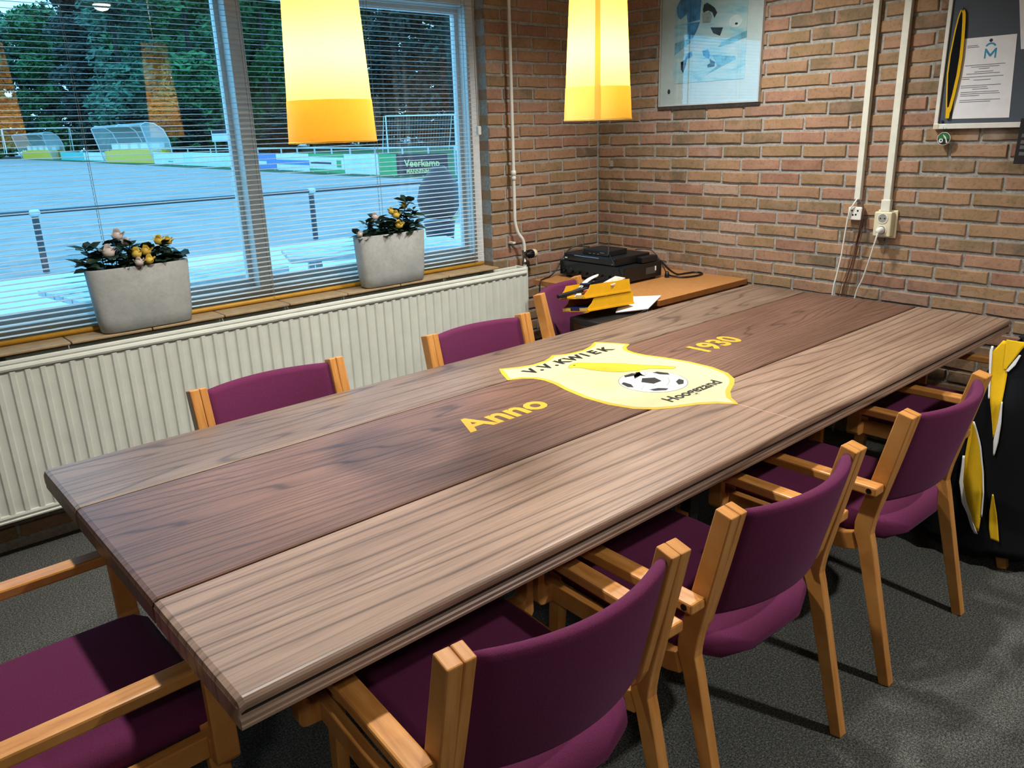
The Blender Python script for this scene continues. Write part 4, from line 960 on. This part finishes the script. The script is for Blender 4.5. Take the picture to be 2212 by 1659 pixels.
# advertising boards along the far touchline
BP = [(16.54, 23.33), (15.32, 25.3), (15.55, 29.9), (16.0, 34.1), (16.45, 38.7), (17.03, 45.9), (17.67, 55.8), (18.3, 64.0), (19.3, 80.0), (20.2, 101.0)]
M_bd = {k: mat('board_'+k, v, .5, .04, 3) for k, v in dict(navy='#1b2030', green='#1f9a58', white='#cfd8d8', blue='#3f78b8', teal='#49b5ae', pale='#bcd6cc').items()}
def board(i, name_label, base, extra=()):
    (xa, ya), (xb, yb) = BP[i], BP[i+1]; a, b_ = Vector((xa, ya, 0)), Vector((xb, yb, 0)); d = (b_-a).normalized(); n = Vector((d.y, -d.x, 0))
    if n.dot(Vector((-3.7, -3.4, 0))-a) < 0: n = -n
    L = (b_-a).length
    t = thing('advertising_board', name_label, 'board', (xa, ya, GZ), group='advertising boards along the pitch')
    up = Vector((0, 0, 1)); c = (a+b_)/2
    h = .86
    obj('panel', obox(BM(), c+Vector((0, 0, GZ+.04+h/2)), d*(L/2-.03), n*.015, up*(h/2)), M_bd[base], t)
    for f in (.06, .5, .94): obj('post', obox(BM(), a+d*L*f-n*.04+Vector((0, 0, GZ+.45)), d*.03, n*.03, up*.45), M_galv, t)
    for (u0, u1, v0, v1, m) in extra:
        p0 = a+d*L*((u0+u1)/2)+n*.018+Vector((0, 0, GZ+.04+h*(v0+v1)/2)); obj('print_block', obox(BM(), p0, d*(L*(u1-u0)/2), n*.004, up*(h*(v1-v0)/2)), M_bd[m], t)
    return t, a, b_, d, n, L
t, a, b_, d, n, L = board(0, 'dark navy board reading Veerkamp Mannenmode beside the green boards', 'navy')
ex = d if d.dot(rgt) > 0 else -d
M_gold = mat('gold_print', '#e6d890', .6)
for body, size, z, bold in (('Veerkamp', .40, .40, .006), ('MANNENMODE', .21, .14, .004)):
    me = text_mesh(body, size, bold, .002, sx=.95); c = (a+b_)/2 + n*.02
    place(me, (c.x, c.y, GZ+z), ex, (0, 0, 1), n); me.materials.clear(); me.materials.append(M_gold); obj('lettering', me, M_gold, t)
board(1, 'white board with a green end panel next to the dark navy board', 'white', [(0, .3, 0, 1, 'green'), (.45, .9, .55, .75, 'pale'), (.5, .85, .2, .35, 'pale')])
board(2, 'white board with green bands at top and bottom', 'white', [(0, 1, .82, 1, 'green'), (0, 1, 0, .18, 'green'), (.08, .2, .3, .7, 'green'), (.35, .95, .45, .55, 'navy')])
board(3, 'pale board with a blue middle band', 'white', [(0, 1, .35, .62, 'blue')])
board(4, 'plain blue board beside the board with the blue band', 'blue', [(.2, .5, .3, .5, 'white')])
board(5, 'pale board between the plain blue board and the white board', 'pale', [(.2, .8, .2, .8, 'white')])
board(6, 'white board with small green writing beside the nearer dugout', 'white', [(.3, .6, .3, .55, 'pale'), (.35, .5, .2, .28, 'green')])
board(8, 'teal and white board between the two dugouts', 'teal', [(.0, .45, .1, .9, 'white')])
fl = thing('touchline_rail', 'white tubular rail behind the advertising boards', 'railing', (17, 40, GZ))
pts = [(x+.35, y, .95) for x, y in BP[:8]]
obj('top_tube', tube(BM(), pts, .035, 6), M_galv, fl)
for (x0, y0, _), (x1, y1, _) in zip(pts, pts[1:]):
    for f in (0, .5): obj('post', tube(BM(), [(x0+(x1-x0)*f, y0+(y1-y0)*f, GZ), (x0+(x1-x0)*f, y0+(y1-y0)*f, .98)], .04, 6), M_galv, fl)
# dugouts
M_poly = NT('clear_polycarbonate'); M_poly.n.remove(M_poly.b)
_t = M_poly.node('ShaderNodeBsdfTransparent'); _d = M_poly.node('ShaderNodeBsdfDiffuse'); _d.inputs[0].default_value = lin('#b8c8cc'); _x = M_poly.node('ShaderNodeMixShader'); _x.inputs[0].default_value = .42
M_poly.link(_t.outputs[0], _x.inputs[1]); M_poly.link(_d.outputs[0], _x.inputs[2]); M_poly.link(_x.outputs[0], M_poly.out.inputs[0]); M_poly = M_poly.m
M_dugy = mat('dugout_yellow', '#e3b92e', .5, .05)
def dugout(p, q, label):
    a, b_ = Vector((*p, GZ)), Vector((*q, GZ)); d = (b_-a).normalized(); L = (b_-a).length; n = Vector((d.y, -d.x, 0))
    if n.dot(Vector((-3.7, -3.4, 0))-a) < 0: n = -n
    t = thing('dugout', label, 'dugout', a, group='dugouts along the pitch'); up = Vector((0, 0, 1)); Ht = 3.2
    prof = [(1.3, Ht*.93), (.9, Ht), (.2, Ht*.97), (-.45, Ht*.82), (-.8, Ht*.55), (-.9, Ht*.2)]
    secs = [[a+d*u+n*y+up*z for y, z in prof] for u in (0, L)]
    obj('canopy', loft(BM(), secs, closed=False), M_poly, t, smooth=True)
    for u in (0, L):
        pp = [a+d*u+n*y+up*z for y, z in prof+[(-.9, 0), (.6, 0)]]
        b2 = BM(); b2.faces.new([b2.verts.new(v) for v in pp]); obj('end_sheet', b2, M_poly, t)
        obj('end_arch', tube(BM(), [a+d*u+n*y+up*z for y, z in [(.6, 0)]+prof+[(-.9, 0)]], .05, 6), M_galv, t)
    obj('mid_arch', tube(BM(), [a+d*L/2+n*y+up*z for y, z in prof], .04, 6), M_galv, t)
    obj('bench_base', obox(BM(), a+d*L/2-n*.45+up*.55, d*(L/2), n*.42, up*.55), M_dugy, t); obj('side_apron', obox(BM(), a+d*L/2+n*.3+up*.5, d*(L/2*.96), n*.25, up*.5), M_dugy, t)
    for k in range(5): obj('seat', obox(BM(), a+d*(L*(k+.5)/5)-n*.3+up*1.35, d*.9, n*.2, up*.3), M_bd['white'], t)
    return t
dugout((19.75, 66.5), (19.35, 79.0), 'nearer clear-roofed dugout with yellow base beside the pitch')
dugout((21.6, 108.5), (21.3, 124.0), 'farther clear-roofed dugout with yellow base beside the pitch')
# goals
def goal(c, dirv, W, H, D, label, net):
    t = thing('football_goal', label, 'goal', c, group='football goals'); c = Vector(c); d = Vector((*dirv, 0)).normalized(); n = Vector((-d.y, d.x, 0)); up = Vector((0, 0, 1))
    A, B_ = c-d*W/2, c+d*W/2
    obj('crossbar', tube(BM(), [A+up*H, B_+up*H], .06, 8), M_bd['white'], t)
    for p in (A, B_):
        obj('goal_post', tube(BM(), [p, p+up*H], .06, 8), M_bd['white'], t); obj('net_strut', tube(BM(), [p+up*H, p+n*D*.35+up*H, p+n*D], .04, 6), M_bd['white'], t)
    obj('rear_bar', tube(BM(), [A+n*D*.35+up*H, B_+n*D*.35+up*H], .035, 6), M_bd['white'], t)
    if net:
        b2 = BM()
        for i in range(25):
            f = i/24; p = A+(B_-A)*f; tube(b2, [p+n*D*.35+up*H, p+n*D], .012, 3, False)
        for i in range(11):
            f = i/10; tube(b2, [A+n*(D*.35+D*.65*f)+up*H*(1-f), B_+n*(D*.35+D*.65*f)+up*H*(1-f)], .012, 3, False)
        for p in (A, B_):
            for i in range(9):
                f = i/8; tube(b2, [p+up*H*f, p+n*(D*.35+D*.65*(1-f))+up*H*f], .012, 3, False)
        o = obj('net', b2, mat('teal_net', '#7fa8ae', .8), t); o['kind'] = 'stuff'
goal((41.4, 60.0, GZ), (1, -.35), 6.6, 3.25, 2.2, 'football goal with net behind the green boards', True)
goal((20.6, 112.0, .6), (1, -.02), 7.4, 2.9, 1.5, 'football goal without net behind the farther dugout', False)
sg = thing('field_sign', 'white sign board standing before the trees', 'sign', (28.5, 75, GZ))
obj('sign_panel', obox(BM(), (28.5, 75, 1.85), (.95, 0, 0), (0, .03, 0), (0, 0, .55)), M_bd['white'], sg); obj('sign_band', obox(BM(), (28.5, 74.96, 2.2), (.9, 0, 0), (0, .01, 0), (0, 0, .14)), M_bd['navy'], sg)
for x in (27.8, 29.2): obj('post', tube(BM(), [(x, 75.05, GZ), (x, 75.05, 2.3)], .05, 6), M_galv, sg)
# terrace furniture
M_plk = mat('weathered_bench_plank', '#a9aeb0', .8, .12, 10)
def picnic(x, y, rz, label):
    t = thing('picnic_table', label, 'table', (x, y, GZ), rz, 'picnic tables on the terrace', world=False)
    for i in range(5): obj('top_plank', xbox(-.8, -.37+i*.15, .70, .8, -.235+i*.15, .74), M_plk, t, bev=.004)
    for s in (-1, 1):
        for i in range(2): obj('bench_plank', xbox(-.8, s*.72-.14+i*.145, .41, .8, s*.72-.005+i*.145, .45), M_plk, t, bev=.004)
    for sx in (-.55, .55):
        for s in (-1, 1): obj('a_leg', obox(BM(), (sx, s*.42, .35), (.025, 0, 0), (0, .05, .0), (0, -s*.22, .35)), M_plk, t)
        obj('bench_beam', xbox(sx-.03, -.85, .35, sx+.03, .85, .41), M_plk, t)
picnic(-1.75, 2.75, R(8), 'weathered picnic table outside behind the planter with white roses'); picnic(.15, 2.9, R(-20), 'weathered picnic table outside near the planter with yellow roses')
tp = thing('terrace_planter', 'dark tub with a covered shrub on the terrace outside', 'planter', (3.4, 6.3, GZ))
obj('tub', lathe(BM(), [(.16, 0), (.19, .05), (.23, .42), (.24, .45), (.2, .45)], 18, (3.4, 6.3, GZ), True), mat('dark_blue_tub', '#1c2838', .5), tp, smooth=True)
b = BM(); rr_ = random.Random(8)
secs = []
for i in range(9):
    f = i/8; z = GZ+.5+.75*f; rad_ = .30*math.sin(math.pi*(.2+.75*f))+.03
    secs.append([(3.4+.05*f+(rad_+rr_.uniform(-.02, .02))*math.cos(a), 6.3+(rad_+rr_.uniform(-.02, .02))*math.sin(a), z) for a in [2*math.pi*k/14 for k in range(14)]])
obj('cover', loft(b, secs), mat('dark_tarp', '#161d26', .55, .2), tp, smooth=True)
b = BM()
for k in range(5): tube(b, smooth_pts([(3.52, 6.2, GZ+.42), (3.5+.05*k, 6.12, GZ+.55), (3.46+.08*k, 6.08, GZ+.62)], 3), .008, 4)
obj('trailing_plant', b, mat('pale_flower', '#b9b98c', .7), tp)
# trees beyond the pitch
M_leafs = [mat('leaf_blue_green', '#235a44', .7, .5, 1.2), mat('leaf_mid_green', '#2c6a3a', .7, .5, 1.2), mat('leaf_dark_green', '#123028', .7, .5, 1.2)]
M_bark = mat('bark', '#1d1a16', .9, .2, 6)
def crown_mesh(seed, m, n=9000):
    rg = random.Random(seed); b = []; f = []
    clumps = []
    for _ in range(52):
        r = 3.1*math.sqrt(rg.random()); th = rg.uniform(0, 6.28); clumps.append((r*math.cos(th), r*math.sin(th), .8+22*rg.random()**.9, rg.uniform(1.2, 1.9)))
    for i in range(n):
        cx, cy, cz, cr = rg.choice(clumps); th = rg.uniform(0, 6.28); ph = math.acos(rg.uniform(-1, 1)); r = cr*rg.random()**.4
        p = Vector((cx+r*math.sin(ph)*math.cos(th), cy+r*math.sin(ph)*math.sin(th), max(.2, cz+r*math.cos(ph)*.8)))
        u = Vector((rg.gauss(0, 1), rg.gauss(0, 1), rg.gauss(0, .6))).normalized(); v = u.orthogonal().normalized(); s = rg.uniform(.2, .5)
        k = len(b); b += [p-u*s, p+v*s*.5, p+u*s, p-v*s*.5]; f.append((k, k+1, k+2, k+3))
    me = bpy.data.meshes.new('crown'); me.from_pydata([tuple(q) for q in b], [], f); me.materials.append(m); return me
cms = [crown_mesh(20+i, M_leafs[i % 3]) for i in range(6)]
tk = mesh('trunk', tube(BM(), [(0, 0, 0), (.1, 0, 5), (-.1, .1, 12), (0, 0, 19)], [.45, .38, .25, .08], 8)); tk.materials.append(M_bark)
rg = random.Random(31)
TL = ['blue-green leafy tree standing beyond the pitch', 'mid green leafy tree standing beyond the pitch', 'dark dense tree standing beyond the pitch']
for row, (y0, x0, x1, stp) in enumerate(((93, 26, 92, 8.2), (104, 31, 98, 7.6), (116, 33, 106, 8.2), (138, 12, 64, 7.8), (149, 14, 66, 7.2), (160, 11, 60, 7.6), (128, 31, 104, 7.4))):
    x = x0
    while x < x1:
        i = rg.randrange(6)
        t = thing('tree', TL[i % 3], 'tree', (x+rg.uniform(-.9, .9), y0+rg.uniform(-.4, .4) - max(0, x-40)*.5, GZ), rg.uniform(0, 6.28), 'trees beyond the pitch, '+('blue-green', 'mid green', 'dark')[i % 3], world=False)
        s = rg.uniform(.97, 1.08); t.scale = (s, s, (.86 if x < 30 else 1.0)*rg.uniform(.92, 1.12))
        obj('crown', cms[i], None, t); obj('trunk', tk, None, t)
        x += stp
x = 24
while x < 88:
    i = rg.randrange(6); t = thing('shrub', 'low dark shrub growing at the foot of the trees', 'shrub', (x, 85-max(0, x-40)*.5, GZ), rg.uniform(0, 6.28), 'shrubs at the foot of the trees', world=False)
    t.scale = (.62, .62, rg.uniform(.16, .24)); obj('foliage', cms[(i//3)*3+2], None, t); x += 5.2
x = 9
while x < 19:
    t = thing('shrub', 'low dark shrub growing at the foot of the trees', 'shrub', (x, 131, GZ), rg.uniform(0, 6.28), 'shrubs at the foot of the trees', world=False)
    t.scale = (.62, .62, rg.uniform(.2, .28)); obj('foliage', cms[2], None, t); x += 5.2

# ------------------------------------------------------------------ lamps
def pendant(x, y, zb, seam_az, label):
    t = thing('pendant_lamp', label, 'lamp', (x, y, zb), group='yellow pendant lamps over the table')
    H = .56; r0, r1 = .1015, .073
    rr = lambda z: r0+(r1-r0)*z/H
    obj('shade', lathe(BM(), [(rr(.0), .0), (rr(.1), .1), (rr(.3), .3), (rr(H), H)], 48, (x, y, zb)), M_shade, t, smooth=True)
    obj('lower_band', lathe(BM(), [(rr(0)+.0012, -.001), (rr(.05)+.0012, .05), (rr(.092)+.0012, .092)], 48, (x, y, zb)), M_shade2, t, smooth=True)
    a0, a1 = seam_az-.085, seam_az+.085
    secs = [[(x+(rr(z)+.0022)*math.cos(a), y+(rr(z)+.0022)*math.sin(a), zb+z) for a in (a0, (a0+a1)/2, a1)] for z in (0, H)]
    obj('seam_strip', loft(BM(), secs, closed=False), M_seam, t, smooth=True)
    obj('bottom_rim', lathe(BM(), [(r0+.0015, -.002), (r0+.003, 0), (r0+.0015, .002)], 48, (x, y, zb)), M_shade2, t, smooth=True)
    b = lathe(BM(), [(.003, .0), (.018, .008), (.029, .03), (.030, .045), (.022, .075), (.014, .095)], 16, (x, y, zb+.13)); obj('bulb', b, M_bulb, t, smooth=True)
    obj('socket', lathe(BM(), [(.014, .09), (.019, .095), (.019, .15), (.006, .16)], 14, (x, y, zb+.13)), M_white, t, smooth=True)
    b = BM()
    for k in range(3):
        a = seam_az+.6+2.094*k; tube(b, [(x, y, zb+.30), (x+rr(.33)*math.cos(a), y+rr(.33)*math.sin(a), zb+.33)], .0018, 5)
    obj('shade_spider', b, M_steel, t)
    obj('cord', tube(BM(), [(x, y, zb+.28), (x, y, ZC)], .003, 6), M_white, t)
    obj('ceiling_cup', lathe(BM(), [(.05, -.02), (.045, -.002), (.0, 0)], 20, (x, y, ZC)), M_white, t)
    ld = bpy.data.lights.new('pendant_bulb_light', 'POINT'); ld.energy = LAMP_W; ld.color = (1, .80, .5); ld.shadow_soft_size = .035
    lo = bpy.data.objects.new('pendant_bulb_light', ld); COL.objects.link(lo); lo.parent = t; lo.location = (0, 0, .185)
    return t
LAMP_W = 55
pendant(-2.755, -1.67, 1.507, R(20), 'yellow conical pendant lamp hanging in front of the window')
pendant(-1.853, -1.69, 1.543, R(222), 'yellow conical pendant lamp with a visible seam hanging before the brick corner')
def ceiling_lamp(x, y, watts, label, col=(1, .955, .90), size=.07, cone=135):
    t = thing('ceiling_lamp', label, 'lamp', (x, y, ZC), group='round ceiling lamps')
    obj('base_ring', lathe(BM(), [(size+.02, 0), (size+.02, -.03), (size, -.035), (size, 0)], 32, (x, y, ZC)), M_white, t)
    obj('diffuser', lathe(BM(), [(size, -.02), (size*.95, -.05), (size*.6, -.075), (.002, -.085)], 32, (x, y, ZC)), M_tubelit, t, smooth=True)
    ld = bpy.data.lights.new('ceiling_lamp_light', 'SPOT'); ld.spot_size = R(cone); ld.spot_blend = .75; ld.shadow_soft_size = size*.8; ld.energy = watts; ld.color = col
    lo = bpy.data.objects.new('ceiling_lamp_light', ld); COL.objects.link(lo); lo.parent = t; lo.location = (0, 0, -.09)
    return t
ceiling_lamp(-.85, -1.25, 175, 'small round ceiling lamp above the wall end of the table', size=.10)
ceiling_lamp(-1.80, -1.62, 100, 'added round fill lamp on the ceiling above the crest on the table')  # extra unseen lamp, added over the second pendant for more light from above
ceiling_lamp(-2.85, -1.58, 165, 'small round ceiling lamp above the open end of the table')
ceiling_lamp(-1.4, -4.1, 200, 'small round ceiling lamp near the notice board wall', cone=150)
ceiling_lamp(-4.6, -4.4, 100, 'added round fill lamp on the unseen ceiling in the rear of the room', size=.14, cone=150)  # added out of view behind the camera as general fill light
for o in EMPTIES:
    if '_wb' in o: del o['_wb']
